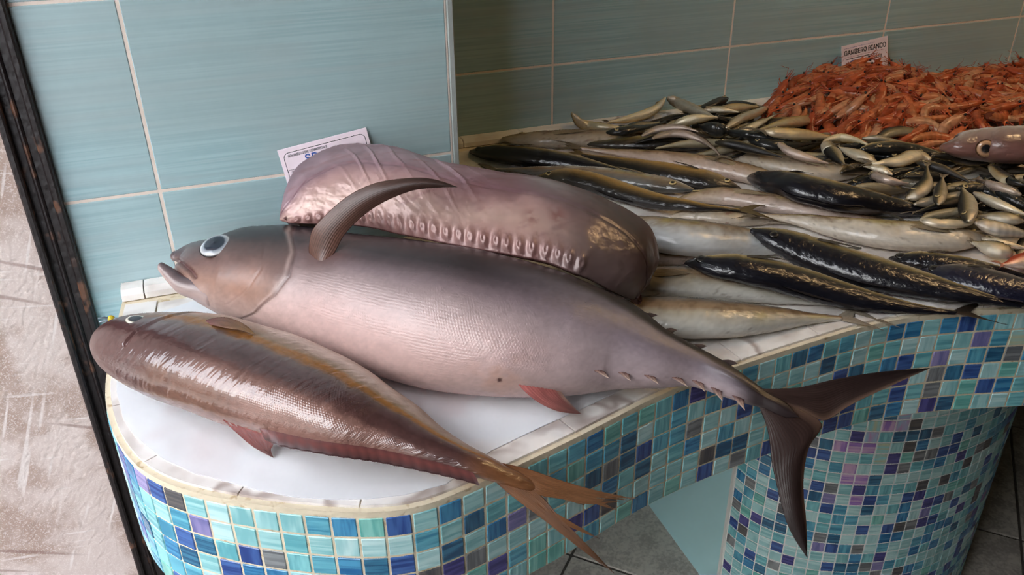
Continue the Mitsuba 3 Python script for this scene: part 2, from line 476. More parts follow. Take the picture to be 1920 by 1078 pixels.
# marble: border strips along the front edge and the field inside
field = OUT.buffer(-0.04)
put('counter__marble_top', slab(field, -0.012, 0.0), 'marble', label=None) if False else put('counter__marble_top', slab(field, -0.012, 0.0), 'marble')
s = 0.03
k = 0
while s < ARC[-1] - 0.1:
    n_ = 14
    a, b = [], []
    for q in np.linspace(s + 0.0007, s + 0.098, n_):
        p, t, nn = edge_at(q)
        a.append(p - nn * 0.0060); b.append(p - nn * 0.0385)
    poly = Polygon(np.vstack([a, b[::-1]])).buffer(0)
    if poly.geom_type == 'Polygon' and poly.area > 1e-4:
        put(part_key('counter', 'border_tile'), slab(poly, -0.011, 0.0012), 'marble')
    s += 0.0987
# raised bevelled tiles along the walls
def upstand(x0, x1, y1, n, w=0.024, h=0.0105):
    xs = np.linspace(x0, x1, n + 1)
    for a, b in zip(xs[:-1], xs[1:]):
        pr = Polygon([(0, -0.001), (0, h), (-w + 0.007, h), (-w, h - 0.0045), (-w, -0.001)])
        m = trimesh.creation.extrude_polygon(pr, b - a - 0.0014, engine='earcut')
        v = m.vertices.copy()
        m.vertices = np.stack([a + v[:, 2], y1 + v[:, 0], v[:, 1] + 0.0013], 1)
        m.fix_normals()
        put(part_key('counter', 'upstand_tile'), m, 'marble')


upstand(-0.128, -0.104, YW - 0.001, 1)
upstand(-0.104, XC, YW - 0.001, 4)
upstand(XC + 0.003, 2.3, YB - 0.001, 20)

# mosaic tiles of the counter front: one mesh per palette row, placed along the edge
def mosaic_mesh(row, w, h, d=0.004, bev=0.0005):
    m = bevel_box([-w / 2, 0, -h / 2], [w / 2, d, h / 2], bev)
    v = np.asarray(m.vertices)
    return m, np.stack([v[:, 0] / w + 0.5, row + 0.5 + 0 * v[:, 0]], 1)


TILE_W = P_ - 0.0022
TILES = []
for r in range(2 * len(PAL)):
    m, uv = mosaic_mesh(r, TILE_W, TILE_W)
    TILES.append(mikit.ply(m, 'mosaic_glass', False, uv=uv))


def tile_place(p, t, z, rng, out=0.0):
    nn = np.array([t[1], -t[0]])
    M = np.eye(4)
    M[:3, 0] = [t[0], t[1], 0]
    M[:3, 1] = [-nn[0], -nn[1], 0]
    M[:3, 2] = [0, 0, 1]
    R = np.array(T4().rotate([0, 0, 1], float(rng.normal(0, 0.8))).rotate([1, 0, 0], float(rng.normal(0, 0.6))).rotate([0, 1, 0], float(rng.normal(0, 0.5))).matrix)
    M = M @ R
    M[:3, 3] = [p[0] + nn[0] * out, p[1] + nn[1] * out, z]
    return T4(M)


rng = np.random.default_rng(11)
W_APRON = np.array([2.4, 2.6, 2.0, 1.6, 1.6, 2.0, 0.6, 0.7, 1.6, 0.3, 1.2, 0.4, 0, 0, 0.08, 0.05]); W_APRON /= W_APRON.sum()
s, col, n_tiles, more = 0.012, 0, 0, []
while s < 1.78:
    p, t, nn = edge_at(s)
    shown = 0.17 < s and p[0] < 0.9
    for r in range(6):
        i = 2 * rng.choice(len(PAL), p=W_APRON) + int(rng.random() < 0.35)
        w = tile_place(p, t, -0.0062 - P_ * (r + 0.5), rng, -0.0002)
        if shown and n_tiles < 300:
            scene[part_key('counter', 'mosaic_tile')] = {**TILES[i], 'to_world': w}
            n_tiles += 1
        else:
            more.append((i, w))
    s += P_


def tile_stuff(key, more):
    vs, fs_, us, o = [], [], [], 0
    base = {i: mosaic_mesh(i, TILE_W, TILE_W) for i in {i for i, _ in more}}
    for i, w in more:
        m, uv = base[i]
        M = np.array(w.matrix)
        vs.append(np.asarray(m.vertices) @ M[:3, :3].T + M[:3, 3]); fs_.append(np.asarray(m.faces) + o); us.append(uv); o += len(uv)
    put(key, (np.vstack(vs), np.vstack(fs_)), 'mosaic_glass', False, uv=np.vstack(us))
    label(key, kind='stuff')


tile_stuff('counter__mosaic_tiles', more)

# pier under the counter: half-elliptic mosaic front between painted sides
EC, EA, EB = np.array([0.982, 0.897]), 0.265, 0.178
th_ = np.linspace(math.pi, 2 * math.pi, 400)
EL = EC + np.stack([EA * np.cos(th_), EB * np.sin(th_)], 1)
EARC = np.r_[0, np.cumsum(np.linalg.norm(np.diff(EL, axis=0), axis=1))]
pier_poly = Polygon(np.vstack([EL[::4], [[EC[0] + EA, YB], [EC[0] - EA, YB]]])).buffer(0)
PIER_TOP = -APRON - 0.001
put('pier__body', slab(pier_poly.buffer(-0.0009).intersection(Polygon([(0, 0), (3, 0), (3, 0.899), (0, 0.899)])), FLOOR, PIER_TOP), 'pier_grout')
put('pier__side_panel', slab(Polygon([(EC[0] - EA, 0.9), (EC[0] + EA, 0.9), (EC[0] + EA, YB - 0.001), (EC[0] - EA, YB - 0.001)]), FLOOR, PIER_TOP), 'blue_paint')
put('pier__edge_strip', bevel_box([EC[0] - EA - 0.0015, 0.893, FLOOR], [EC[0] - EA + 0.004, 0.901, PIER_TOP], 0.001), 'trim_white')
label('pier', 'rounded support under the counter clad in small blue mosaic', 'pier')
rng = np.random.default_rng(23)
W_PIER = np.array([4.0, 3.0, 2.0, 1.6, 1.2, 1.3, 0.5, 1.0, 0.8, 0.4, 1.0, 0.7, 0, 0, 0, 0]); W_PIER /= W_PIER.sum()
cells = []
s = 0.006 + P_ / 2
while s < EARC[-1] - 0.05:
    p = np.array([np.interp(s, EARC, EL[:, 0]), np.interp(s, EARC, EL[:, 1])])
    q = np.array([np.interp(s + 1e-3, EARC, EL[:, 0]), np.interp(s + 1e-3, EARC, EL[:, 1])])
    t = (q - p) / np.linalg.norm(q - p)
    face = -(t[1] * p[0] - t[0] * p[1]) / np.linalg.norm(p)
    for r in range(31):
        z = PIER_TOP - 0.002 - P_ * (r + 0.5)
        i = rng.choice(len(PAL), p=W_PIER)
        # pearly tiles in a patch of the front
        if 0.12 < s < 0.30 and r < 17 and rng.random() < 0.5 * math.exp(-((s - 0.21) / 0.05) ** 2) * (1 if 2 < r < 14 else 0.5):
            i = 12 + rng.integers(4)
        cells.append((2 * i + int(rng.random() < 0.3), tile_place(p, t, z, rng, 0.0), face, r, s))
    s += P_
cells.sort(key=lambda c: c[3] + (0 if c[2] > 0.15 else 40) + (0 if c[4] > 0.1 else 6))
for i, w, *_ in cells[:300]:
    scene[part_key('pier', 'mosaic_tile')] = {**TILES[i], 'to_world': w}
tile_stuff('pier__mosaic_tiles', [(i, w) for i, w, *_ in cells[300:]])

# paper lining on the marble
PAPER = [[-0.1282, 0.7917], [-0.1309, 0.7529], [-0.1293, 0.7155], [-0.1223, 0.6705], [-0.1115, 0.6389], [-0.0894, 0.5991], [-0.0655, 0.5713], [-0.0499, 0.5587], [-0.0234, 0.5355], [0.0045, 0.5154], [0.0326, 0.5015], [0.0593, 0.4918], [0.087, 0.4862], [0.1211, 0.4864], [0.1671, 0.5116], [0.2123, 0.5246], [0.263, 0.5377], [0.3196, 0.5537], [0.2929, 0.6275], [0.1727, 0.7402], [0.0536, 0.8361], [-0.0222, 0.8855], [-0.0649, 0.8699], [-0.0948, 0.857]]
pp = Polygon(np.array(PAPER)).buffer(0.004).buffer(-0.007)
put('paper_sheet', slab(pp, 0.0014, 0.0021), 'paper')
label('paper_sheet', 'white paper lining under the two big fish on the rounded counter end', 'paper')

# the shop around: ceiling and far walls (they keep the street light to the left side)
put('ceiling', bevel_box([-0.8, -2.4, TOPZ], [4.05, YB + 0.1, TOPZ + 0.1], 0.004), 'shop_wall')
put('wall_right', bevel_box([4.0, -2.4, FLOOR - 0.1], [4.1, YB + 0.1, TOPZ], 0.004), 'shop_wall')
put('wall_front', bevel_box([-0.2, -2.4, FLOOR - 0.1], [4.1, -2.3, TOPZ], 0.004), 'shop_wall')
put('wall_street', bevel_box([-0.3, -2.4, FLOOR - 0.1], [-0.2, -0.15, TOPZ], 0.004), 'shop_wall')
for k_ in ('ceiling', 'wall_right', 'wall_front', 'wall_street'):
    label(k_, 'plain plastered ' + k_.replace('_', ' ') + ' of the shop', kind='structure')


LAMP_LABELS = ['metal shaded lamp hanging above the small fish', 'metal shaded lamp hanging above the prawns']


def lamp(x, y, z, power, tint):
    key = key_of('pendant_lamp')
    prof = np.array([[0.012, 0.11], [0.02, 0.1], [0.075, 0.02], [0.085, 0.0], [0.083, 0.0], [0.073, 0.018], [0.018, 0.095], [0.010, 0.1]])
    m = trimesh.creation.revolve(prof, sections=32)
    m.apply_translation([x, y, z])
    put(key + '__lamp_shade', m, 'rusty_metal', 30)
    put(key + '__cord', tube([[x, y, z + 0.1], [x, y, TOPZ]], 0.004), 'rusty_metal', True)
    b = trimesh.creation.icosphere(2, 0.03); b.apply_translation([x, y, z + 0.03])
    put(key + '__bulb', b, 'trim_white', True, emitter={'type': 'area', 'radiance': {'type': 'rgb', 'value': [power * c for c in tint]}})
    label(key, LAMP_LABELS.pop(0), 'lamp', 'lamps above the counter')


lamp(1.15, 0.7, 1.0, LAMP, (1.0, 0.66, 0.32))
lamp(1.8, 0.75, 1.0, LAMP, (1.0, 0.66, 0.32))

# the house across the street: a plain facade with two rows of windows
put('house__facade', bevel_box([-6.6, -9.0, FLOOR - 0.1], [-6.0, 9.0, 3.6], 0.01), 'render_wall')
put('house__cornice', bevel_box([-6.62, -9.0, 3.5], [-5.85, 9.0, 3.62], 0.01), 'plaster')
for yy in np.arange(-8, 9, 2.0):
    for zz in (0.2,):
        put(part_key('house', 'window'), bevel_box([-6.03, yy - 0.45, zz], [-5.97, yy + 0.45, zz + 1.5], 0.01), 'rusty_metal')
label('house', 'plain house front across the street', 'house')
put('street', bevel_box([-12.0, -12.0, FLOOR - 0.2], [-2.45, 12.0, FLOOR - 0.02], 0.01), 'floor_tile')
label('street', 'paved street in front of the shop', kind='structure')
# ------------------------------------------------------------------ skins
def scale_bump(p, n, uv):
    """overlapping fish scales in body coordinates (uv in scale rows)"""
    x, y = uv.x, uv.y
    r = dr.floor(y)
    xx = x + 0.5 * (r - 2 * dr.floor(r * 0.5))
    fx, fy = xx - dr.floor(xx) - 0.5, y - r - 0.5
    fx = fx + 0.5 * (noise(x * 0.45, y * 0.45, 3.0) - 0.5)
    fy = fy + 0.5 * (noise(x * 0.4, y * 0.4, 8.0) - 0.5)
    d = dr.sqrt(fx * fx + fy * fy * 0.8)
    return dr.maximum(0.0, 1.0 - 1.6 * d) * (0.4 + 0.6 * noise(x * 0.1, y * 0.1, 1.0))


mat('skin_tuna', VC, 0.3, 0.5, bump=lambda p, n, uv: smoothstep(60.0, 85.0, uv.x) * (0.6 + 0.4 * noise(uv.x * 0.05, uv.y * 0.07, 2.0)) * scale_bump(p, n, uv) + 0.5 * fbm(uv.x * 0.4, uv.y * 0.4, 6.0, 3), scale=0.0004, eps=4e-4, clearcoat=0.5, clearcoat_gloss=0.82)
mat('skin_amberjack', VC, 0.13, 0.8, bump=lambda p, n, uv: (0.08 + 0.28 * smoothstep(90.0, 160.0, uv.x) * smoothstep(0.2, 0.8, noise(uv.x * 0.06, uv.y * 0.09, 4.0) + 0.2)) * scale_bump(p, n, uv) + 1.3 * fbm(uv.x * 0.5 + uv.y * 0.2, uv.y * 0.16, 2.0, 3), scale=0.0007, eps=4e-4, clearcoat=1.0, clearcoat_gloss=0.9)
mat('skin_slab', VC, 0.33, 0.6, bump=lambda p, n, uv: fbm(uv.x * 5.0, uv.y * 6.0, 2.0, 3), scale=0.0012, eps=6e-4, metallic=0.15, clearcoat=0.3, clearcoat_gloss=0.85)
mat('skin_wet', VC, 0.24, 0.6, bump=lambda p, n, uv: fbm(uv.x * 0.5, uv.y * 0.45, 3.0, 2) + 0.22 * fbm(uv.x * 4.0, uv.y * 2.2, 5.0, 2), scale=0.0008, eps=4e-4, clearcoat=0.45, clearcoat_gloss=0.93)
mat('skin_silver', VC, 0.22, 0.6, bump=scale_bump, scale=0.0005, eps=3e-4, metallic=0.5, clearcoat=0.7, clearcoat_gloss=0.9)
mat('fin_skin', VC, 0.38, 0.5)
mat('eye_wet', VC, 0.08, 0.6, clearcoat=1.0, clearcoat_gloss=0.98)
mat('prawn_shell', VC, 0.3, 0.5)
mat('card', rgb(226, 212, 220), 0.5, 0.4)
mat('ink_black', rgb(36, 34, 44), 0.6, 0.3)
mat('ink_blue', rgb(38, 74, 150), 0.5, 0.3)
mat('ink_violet', rgb(70, 70, 150), 0.5, 0.3)
mat('ink_red', rgb(150, 50, 60), 0.5, 0.3)
mat('hook_metal', rgb(150, 160, 170), 0.25, 0.6, metallic=0.9)
mat('lure_yellow', rgb(190, 168, 40), 0.35, 0.5)

BIG = json.loads('''{"tuna": [[-0.0617, 0.8607, 0.062, 0.007, 0.0043, 0.2443], [-0.0484, 0.8564, 0.061, 0.0187, 0.0121, 0.2443], [-0.0271, 0.8247, 0.0601, 0.0413, 0.028, 0.2443], [0.0038, 0.8026, 0.0592, 0.0568, 0.0401, 0.2443], [0.0473, 0.7691, 0.0584, 0.0635, 0.0466, 0.2443], [0.0855, 0.7296, 0.0575, 0.0677, 0.0498, 0.2443], [0.1262, 0.6886, 0.0569, 0.0738, 0.054, 0.2443], [0.1694, 0.6478, 0.0565, 0.0766, 0.0557, 0.2443], [0.216, 0.6111, 0.0561, 0.0714, 0.0516, 0.2776], [0.26, 0.5856, 0.0526, 0.0617, 0.0442, 0.3108], [0.2975, 0.5646, 0.0469, 0.048, 0.0341, 0.3441], [0.3273, 0.5402, 0.0411, 0.0323, 0.0227, 0.3773], [0.3588, 0.5199, 0.0337, 0.0186, 0.0131, 0.4638], [0.3817, 0.4952, 0.0259, 0.0136, 0.0102, 0.5635], [0.401, 0.4747, 0.018, 0.0075, 0.006, 0.6632]], "front": [[-0.1258, 0.7649, 0.036, 0.0084, 0.0063, 0.2793], [-0.1187, 0.7516, 0.0393, 0.0252, 0.018, 0.2793], [-0.1033, 0.7294, 0.0423, 0.0401, 0.0272, 0.2793], [-0.0759, 0.7002, 0.044, 0.0538, 0.0345, 0.2793], [-0.0432, 0.6691, 0.0457, 0.0615, 0.0381, 0.2793], [-0.0065, 0.6314, 0.0449, 0.0623, 0.0383, 0.2793], [0.0303, 0.5916, 0.0436, 0.0572, 0.0349, 0.2793], [0.0619, 0.5557, 0.0423, 0.0475, 0.0288, 0.2793], [0.0884, 0.5316, 0.0373, 0.0355, 0.0213, 0.2793], [0.114, 0.5041, 0.0315, 0.0215, 0.0135, 0.2793], [0.135, 0.4857, 0.0257, 0.0144, 0.0096, 0.2793], [0.1514, 0.4741, 0.0198, 0.0118, 0.0083, 0.2793], [0.1635, 0.4678, 0.014, 0.0086, 0.0065, 0.2793]]}''')
NZ = lambda P, k, seed=0, o=3: meshkit.fbm(np.asarray(P) * k, o, seed)


def band(x, a, w):
    return np.exp(-((x - a) / w) ** 2)


def sst(a, b, x):
    t = np.clip((x - a) / (b - a), 0, 1)
    return t * t * (3 - 2 * t)


def blend(c, k, t):
    t = np.asarray(t)[..., None]
    return c * (1 - t) + np.asarray(k) * t


# ------------------------------------------------------------------ the big tuna
tuna = Loft(BIG['tuna'], 1, nu=420, nv=220, cap=10, snout=0.75, power=1.06, tail=4.0)
U, PH, C = tuna.U, tuna.PH, tuna.C
deg = np.degrees(PH)
# gill cover: its hind edge runs in an arc; a second arc is the cheek plate
gill = ([-180,-125,-92,-76,-52,-32,-10,18,60,120,180],[.19,.19,.1906,.2341,.2776,.291,.2776,.2341,.2,.19,.19])
ug = np.interp(deg, *gill)
uc = ug - 0.062
d = np.zeros_like(U)
near = (np.abs(deg) < 125)
d += np.where(near, 0.0007 * sst(-0.05, -0.004, U - ug) * (1 - sst(-0.002, 0.003, U - ug)) - 0.0005 * band(U, ug + 0.0035, 0.0025), 0)
d += np.where(near & (deg > -80) & (deg < 60), -0.0003 * band(U, uc, 0.003), 0)
# fleshy bulge behind the pectoral fin and slight hollows
d += 0.0015 * (NZ(tuna.X, 26, 3) - 0.5) * sst(0.2, 0.35, U)
# mouth cleft: the upper jaw is undercut where the lower jaw (its own part) lies
MU, MP = (0.087,-42.0)
cleft = band(deg, -48, 20) * (1 - sst(0.02, 0.075, U))
# mouth slit
mp_ = np.array([tuna.at(a, math.radians(b))[0] for a, b in [(0.0067, -82.0), (0.0803, -40.0), (0.0903, -44.0), (0.1003, -52.0)]])
mp_ = curve(mp_, 30)
dist = np.full(U.shape, 1.0)
for q_ in mp_:
    dist = np.minimum(dist, np.linalg.norm(tuna.X - q_, axis=2))
slit = np.exp(-(dist / 0.0026) ** 2)
d -= 0.0045 * slit
# keel on the tail stalk
d += 0.004 * band(deg, 0, 14) * band(U, 0.955, 0.035)
tuna.displace(d)
n1, n2, n3 = NZ(tuna.X, 20, 1, 4), NZ(tuna.X, 55, 2, 4), NZ(tuna.X, 160, 5, 3)
back, flank, belly = srgb(66, 56, 60), srgb(158, 138, 142), srgb(206, 180, 176)
thr = 0.16 * sst(0.6, 0.9, U)
col = ramp(C + thr + 0.16 * (n1 - 0.5), [(-1, srgb(196, 168, 160)), (-0.83, srgb(198, 172, 166)), (-0.53, srgb(172, 152, 150)), (-0.25, srgb(124, 107, 110)), (-0.05, srgb(82, 69, 72)), (0.15, srgb(54, 45, 48)), (1, srgb(36, 31, 35))])
# pinkish wash along the belly line, grey-blue toward the tail
col = blend(col, srgb(198, 158, 152), 0.5 * band(C, -0.8, 0.22) * sst(0.2, 0.4, U) * (1 - sst(0.6, 0.8, U)))
col = blend(col, srgb(150, 138, 148), 0.55 * sst(0.55, 0.8, U) * (1 - sst(0.3, 0.6, C)))
# head: brown, darker on top, orange blush low on the gill cover
h = 1 - sst(-0.012, 0.02, U - ug)
head = ramp(C + 0.22 * (n2 - 0.5) + 0.12 * (n1 - 0.5), [(-1, srgb(190, 162, 152)), (-0.8, srgb(164, 126, 110)), (-0.55, srgb(128, 100, 94)), (-0.25, srgb(96, 74, 70)), (0.0, srgb(70, 55, 54)), (0.2, srgb(52, 43, 45)), (1, srgb(40, 35, 38))])
snout_ = 1 - sst(0.03, 0.12, U)
head = blend(head, srgb(92, 80, 84), 0.7 * snout_)
head = blend(head, srgb(172, 118, 92), 0.6 * band(U, ug - 0.075, 0.035) * band(C, -0.72, 0.2))
col = col * (1 - h[..., None]) + head * h[..., None]
# dark patch round the pectoral base, brownish shoulder
PB = (0.3211,-6.0)
pu, pp_ = PB
col = blend(col, srgb(96, 66, 60), 0.8 * band(U, pu, 0.045) * band(deg, pp_, 24))
col = blend(col, srgb(84, 58, 58), 0.55 * band(U, ug + 0.004, 0.003) * near)
col = blend(col, srgb(206, 180, 172), 0.35 * band(U, ug - 0.004, 0.004) * near)
col = blend(col, srgb(44, 38, 42), 0.8 * band(deg, 0, 12) * band(U, 0.97, 0.03))
col = blend(col, srgb(50, 40, 41), sst(0.95, 0.99, U))
col = blend(col, srgb(48, 40, 42), 0.8 * sst(0.60, 0.9, U) * sst(0.35, 0.6, C + 0.3 * (n2 - 0.5)))
vent = np.array(tuna.at((0.6288,-80.0)[0], math.radians((0.6288,-80.0)[1]))[0])
vd = np.linalg.norm(tuna.X - vent, axis=2)
col = blend(col, srgb(188, 138, 112), 0.45 * band(vd, 0, 0.022) * sst(0.4, 0.6, n2))
col = blend(col, srgb(60, 24, 24), 0.95 * (1 - sst(0.0012, 0.0030, vd)))
col = blend(col, srgb(84, 44, 46), 0.85 * slit)
n4 = NZ(tuna.X * [1, 1, 1], 420, 6, 2)
col *= (0.80 + 0.22 * n3 + 0.20 * n4)[..., None]
col = col * (0.86 - 0.16 * h[..., None])
put('tuna__body', tuna.mesh(), 'skin_tuna', True, uv=tuna.uv(260, 150), color=np.clip(col, 0, 1).reshape(-1, 3))
label('tuna', 'largest fish, grey and pink, with an upright curved fin and a dark crescent tail', 'fish')

# eye
EU, EP = (0.1171,-6.0)
p, n, T, D = tuna.at(EU, math.radians(EP), 0.0004)
m, r = dome(p, n, D + 0.5 * T, 0.0150, 0.0165, 0.0062, 10, 32)
put('tuna__eye', m, 'eye_wet', True, color=ramp(r, [(0, srgb(30, 34, 44)), (0.62, srgb(40, 46, 58)), (0.67, srgb(120, 128, 138)), (0.86, srgb(168, 172, 176)), (0.93, srgb(196, 196, 194)), (1, srgb(60, 50, 52))]))
label('tuna__eye', 'large glassy grey eye')

# lower jaw: a scoop that juts beyond the upper jaw
jaw_pts = [[-0.0723, 0.8099, 0.0738, 0.0051, 0.0054, 0.25], [-0.0636, 0.8019, 0.0654, 0.0081, 0.0076, 0.25], [-0.0556, 0.795, 0.0584, 0.0097, 0.0092, 0.25], [-0.0436, 0.7887, 0.055, 0.0108, 0.0105, 0.25], [-0.0293, 0.7739, 0.0522, 0.011, 0.011, 0.25]]
J_ = np.array(jaw_pts)
jl = Loft(J_, 1, nu=40, nv=36, cap=6, snout=0.8)
jn = NZ(jl.X, 60, 8)
jc = ramp(jl.C + 0.3 * (jn - 0.5), [(-1, srgb(168, 146, 140)), (-0.4, srgb(116, 100, 100)), (0.35, srgb(84, 72, 76)), (0.75, srgb(96, 60, 60)), (1, srgb(80, 36, 38))])
put('tuna__lower_jaw', jl.mesh(), 'skin_tuna', True, uv=jl.uv(40, 30), color=np.clip(jc, 0, 1).reshape(-1, 3))

FIN_DARK, FIN_BROWN = srgb(48, 36, 36), srgb(92, 68, 62)
# pectoral fin rising from the flank and bending back in a sickle
PECT_LEAD, PECT_TRAIL = ([[0.0626, 0.7301, 0.1009], [0.0661, 0.7261, 0.1227], [0.0857, 0.7265, 0.1429], [0.1116, 0.7235, 0.1601], [0.1368, 0.7175, 0.1684], [0.1669, 0.7075, 0.1708], [0.1992, 0.6926, 0.1621]], [[0.073, 0.7024, 0.098], [0.0844, 0.7138, 0.1074], [0.0952, 0.7154, 0.1223], [0.1157, 0.7145, 0.1397], [0.1408, 0.7104, 0.1532], [0.1687, 0.7033, 0.1611], [0.1992, 0.6926, 0.1621]])
m, ss, tt = fin(PECT_LEAD, PECT_TRAIL, 0.0042, 60, 40, 13, 0.00014, 0, 1, camber=-0.004)
put('tuna__pectoral_fin', m, 'fin_skin', True, color=fin_color(ss, tt, srgb(100, 68, 57), srgb(48, 34, 30), 13, 0.35))
label('tuna__pectoral_fin', 'dark brown sickle-shaped fin standing up')
# second dorsal side fin folded under is hidden; the reddish anal fin lies on the paper side
ANAL_LEAD, ANAL_TRAIL = ([[0.1979, 0.5473, 0.0461], [0.2123, 0.5332, 0.028], [0.2332, 0.5226, 0.017], [0.251, 0.5232, 0.01]], [[0.2328, 0.5364, 0.0427], [0.2367, 0.5346, 0.03], [0.2438, 0.5299, 0.018], [0.251, 0.5232, 0.01]])
m, ss, tt = fin(ANAL_LEAD, ANAL_TRAIL, 0.0022, 40, 30, 10, 0.0003, 0.10, 2)
put('tuna__anal_fin', m, 'fin_skin', True, color=fin_color(ss, tt, srgb(186, 104, 100), srgb(132, 92, 84), 12, 0.25, edge=srgb(176, 146, 132)))
label('tuna__anal_fin', 'reddish pink fin under the belly')
# crescent tail
CAUD = {'d': ([[0.3989, 0.4819, 0.026], [0.428, 0.4724, 0.0254], [0.4607, 0.4657, 0.0297], [0.5024, 0.4561, 0.0338], [0.5456, 0.4436, 0.035]], [[0.3969, 0.4767, 0.0188], [0.4272, 0.4605, 0.0106], [0.4457, 0.4484, 0.0028], [0.4674, 0.4487, 0.0114], [0.5027, 0.4468, 0.0225], [0.5456, 0.4436, 0.035]]), 'v': ([[0.3945, 0.4728, 0.0132], [0.3963, 0.4617, 0.0003], [0.3918, 0.4401, -0.0278], [0.3905, 0.4149, -0.059], [0.3991, 0.391, -0.085]], [[0.3969, 0.4767, 0.0188], [0.4272, 0.4605, 0.0106], [0.4413, 0.4478, 0.0005], [0.4252, 0.4402, -0.0149], [0.4123, 0.4245, -0.0391], [0.4058, 0.4055, -0.0648], [0.3991, 0.391, -0.085]])}
for nm, (lead, trail) in CAUD.items():
    m, ss, tt = fin(lead, trail, 0.0045, 50, 44, 15, 0.00016, 0.03, 3, camber=0.003)
    put(part_key('tuna', 'tail_lobe'), m, 'fin_skin', True, color=fin_color(ss, tt, srgb(64, 47, 43), srgb(38, 29, 28), 15, 0.35, edge=srgb(96, 74, 62)))
# finlets along the lower edge of the tail stalk
for uu in [.759,.803,.833,.866,.903,.933,.963]:
    p, n, T, D = tuna.at(uu, math.radians(-64), -0.001)
    lat = np.cross(T, n); lat /= np.linalg.norm(lat)
    L_ = 0.013
    m, ss, tt = fin([p - T * 0.006, p + T * 0.002 + n * 0.007, p + T * 0.010 + n * 0.0125], [p + T * 0.006, p + T * 0.007 + n * 0.004, p + T * 0.010 + n * 0.0125], 0.0016, 10, 8, 3, 0.0002)
    put(part_key('tuna', 'finlet'), m, 'fin_skin', True, color=fin_color(ss, tt, srgb(104, 66, 62), srgb(210, 186, 174), 2, 0.4))
for uu in np.linspace(0.72, 0.93, 6):
    p, n, T, D = tuna.at(uu, math.radians(88), -0.001)
    m, ss, tt = fin([p - T * 0.004, p + T * 0.004 + n * 0.005, p + T * 0.012 + n * 0.005], [p + T * 0.006, p + T * 0.008 + n * 0.002, p + T * 0.012 + n * 0.0054], 0.0014, 10, 8, 3, 0.0002)
    put(part_key('tuna', 'finlet'), m, 'fin_skin', True, color=fin_color(ss, tt, srgb(52, 42, 44), srgb(84, 70, 66), 3, 0.3))

# ------------------------------------------------------------------ the front fish with the yellow stripe
amb = Loft(BIG['front'], -1, nu=380, nv=200, cap=14, snout=0.95, power=1.0, tail=3.6)
U, PH, C = amb.U, amb.PH, amb.C
deg = np.degrees(PH)
d = 0.0012 * (NZ(amb.X, 30, 4) - 0.5)
ug = np.interp(deg, [-180, -90, -40, 0, 40, 180], [0.20, 0.20, 0.235, 0.225, 0.2, 0.2])
d += np.where((deg > -95) & (deg < 60), 0.001 * sst(-0.03, -0.003, U - ug) * (U < ug) - 0.0010 * band(U, ug + 0.003, 0.004), 0)
amb.displace(d)
n1, n2, n3 = NZ(amb.X, 24, 11, 4), NZ(amb.X, 70, 12, 4), NZ(amb.X, 220, 13, 3)
w = C + 0.14 * (n1 - 0.5) + 0.1 * (n2 - 0.5)
w = np.where(deg > 90, 2 - C, C) + 0.22 * (n1 - 0.5) + 0.22 * (n2 - 0.5)
col = ramp(w, [(-1, srgb(196, 186, 180)), (-0.5, srgb(182, 174, 166)), (-0.18, srgb(160, 152, 142)), (0.0, srgb(140, 128, 110)), (0.1, srgb(146, 106, 56)), (0.2, srgb(134, 96, 54)),
               (0.3, srgb(100, 90, 88)), (0.42, srgb(86, 70, 72)), (0.6, srgb(70, 50, 50)), (0.85, srgb(80, 56, 54)), (1.1, srgb(84, 60, 58)), (2, srgb(66, 50, 50))])
col = blend(col, srgb(146, 116, 106), 0.75 * sst(0.80, 0.97, w) * sst(0.45, 0.56, U) * (1 - sst(0.78, 0.9, U)))
col = blend(col, srgb(118, 86, 66), 0.6 * sst(0.86, 1.0, w) * sst(0.22, 0.34, U) * (1 - sst(0.45, 0.55, U)))
hd = 1 - sst(0.10, 0.30, U)
head = ramp(w, [(-1, srgb(150, 128, 128)), (-0.4, srgb(136, 114, 116)), (0.1, srgb(96, 68, 68)), (0.6, srgb(78, 52, 54)), (1, srgb(88, 66, 64))])
col = blend(col, head, 0.8 * hd) if False else col * (1 - 0.8 * hd[..., None]) + head * 0.8 * hd[..., None]
col = blend(col, srgb(164, 118, 62), 0.65 * sst(0.55, 0.75, n1) * band(C, -0.1, 0.3) * sst(0.05, 0.12, U) * (1 - sst(0.35, 0.5, U)))
col = blend(col, srgb(76, 56, 56), 0.55 * band(U, 0.1, 0.06) * band(C, 0.25, 0.25))
col = blend(col, srgb(150, 120, 108), 0.5 * band(C, 0.86, 0.12) * sst(0.3, 0.45, U) * (1 - sst(0.6, 0.75, U)))
col = blend(col, srgb(150, 106, 62), 0.6 * sst(0.9, 1.0, U))
n4 = NZ(amb.X, 480, 14, 2)
col *= (0.72 + 0.3 * n3 + 0.28 * n4)[..., None]
col = col * srgb(232, 218, 214) / srgb(250, 250, 250)
put('amberjack__body', amb.mesh(), 'skin_amberjack', True, uv=amb.uv(220, 120), color=np.clip(col, 0, 1).reshape(-1, 3))
label('amberjack', 'nearest fish, purple brown with a yellow side stripe, lying on white paper', 'fish')
EU, EP = (0.1538,20.0)
p, n, T, D = amb.at(EU, math.radians(EP), -0.0006)
m, r = dome(p, n, D, 0.0105, 0.0078, 0.0022, 8, 28)
put('amberjack__eye', m, 'eye_wet', True, color=ramp(r, [(0, srgb(52, 52, 58)), (0.62, srgb(44, 44, 48)), (0.68, srgb(196, 190, 176)), (0.9, srgb(206, 200, 190)), (1, srgb(110, 90, 80))]))
label('amberjack__eye', 'small dark eye with a pale rim')
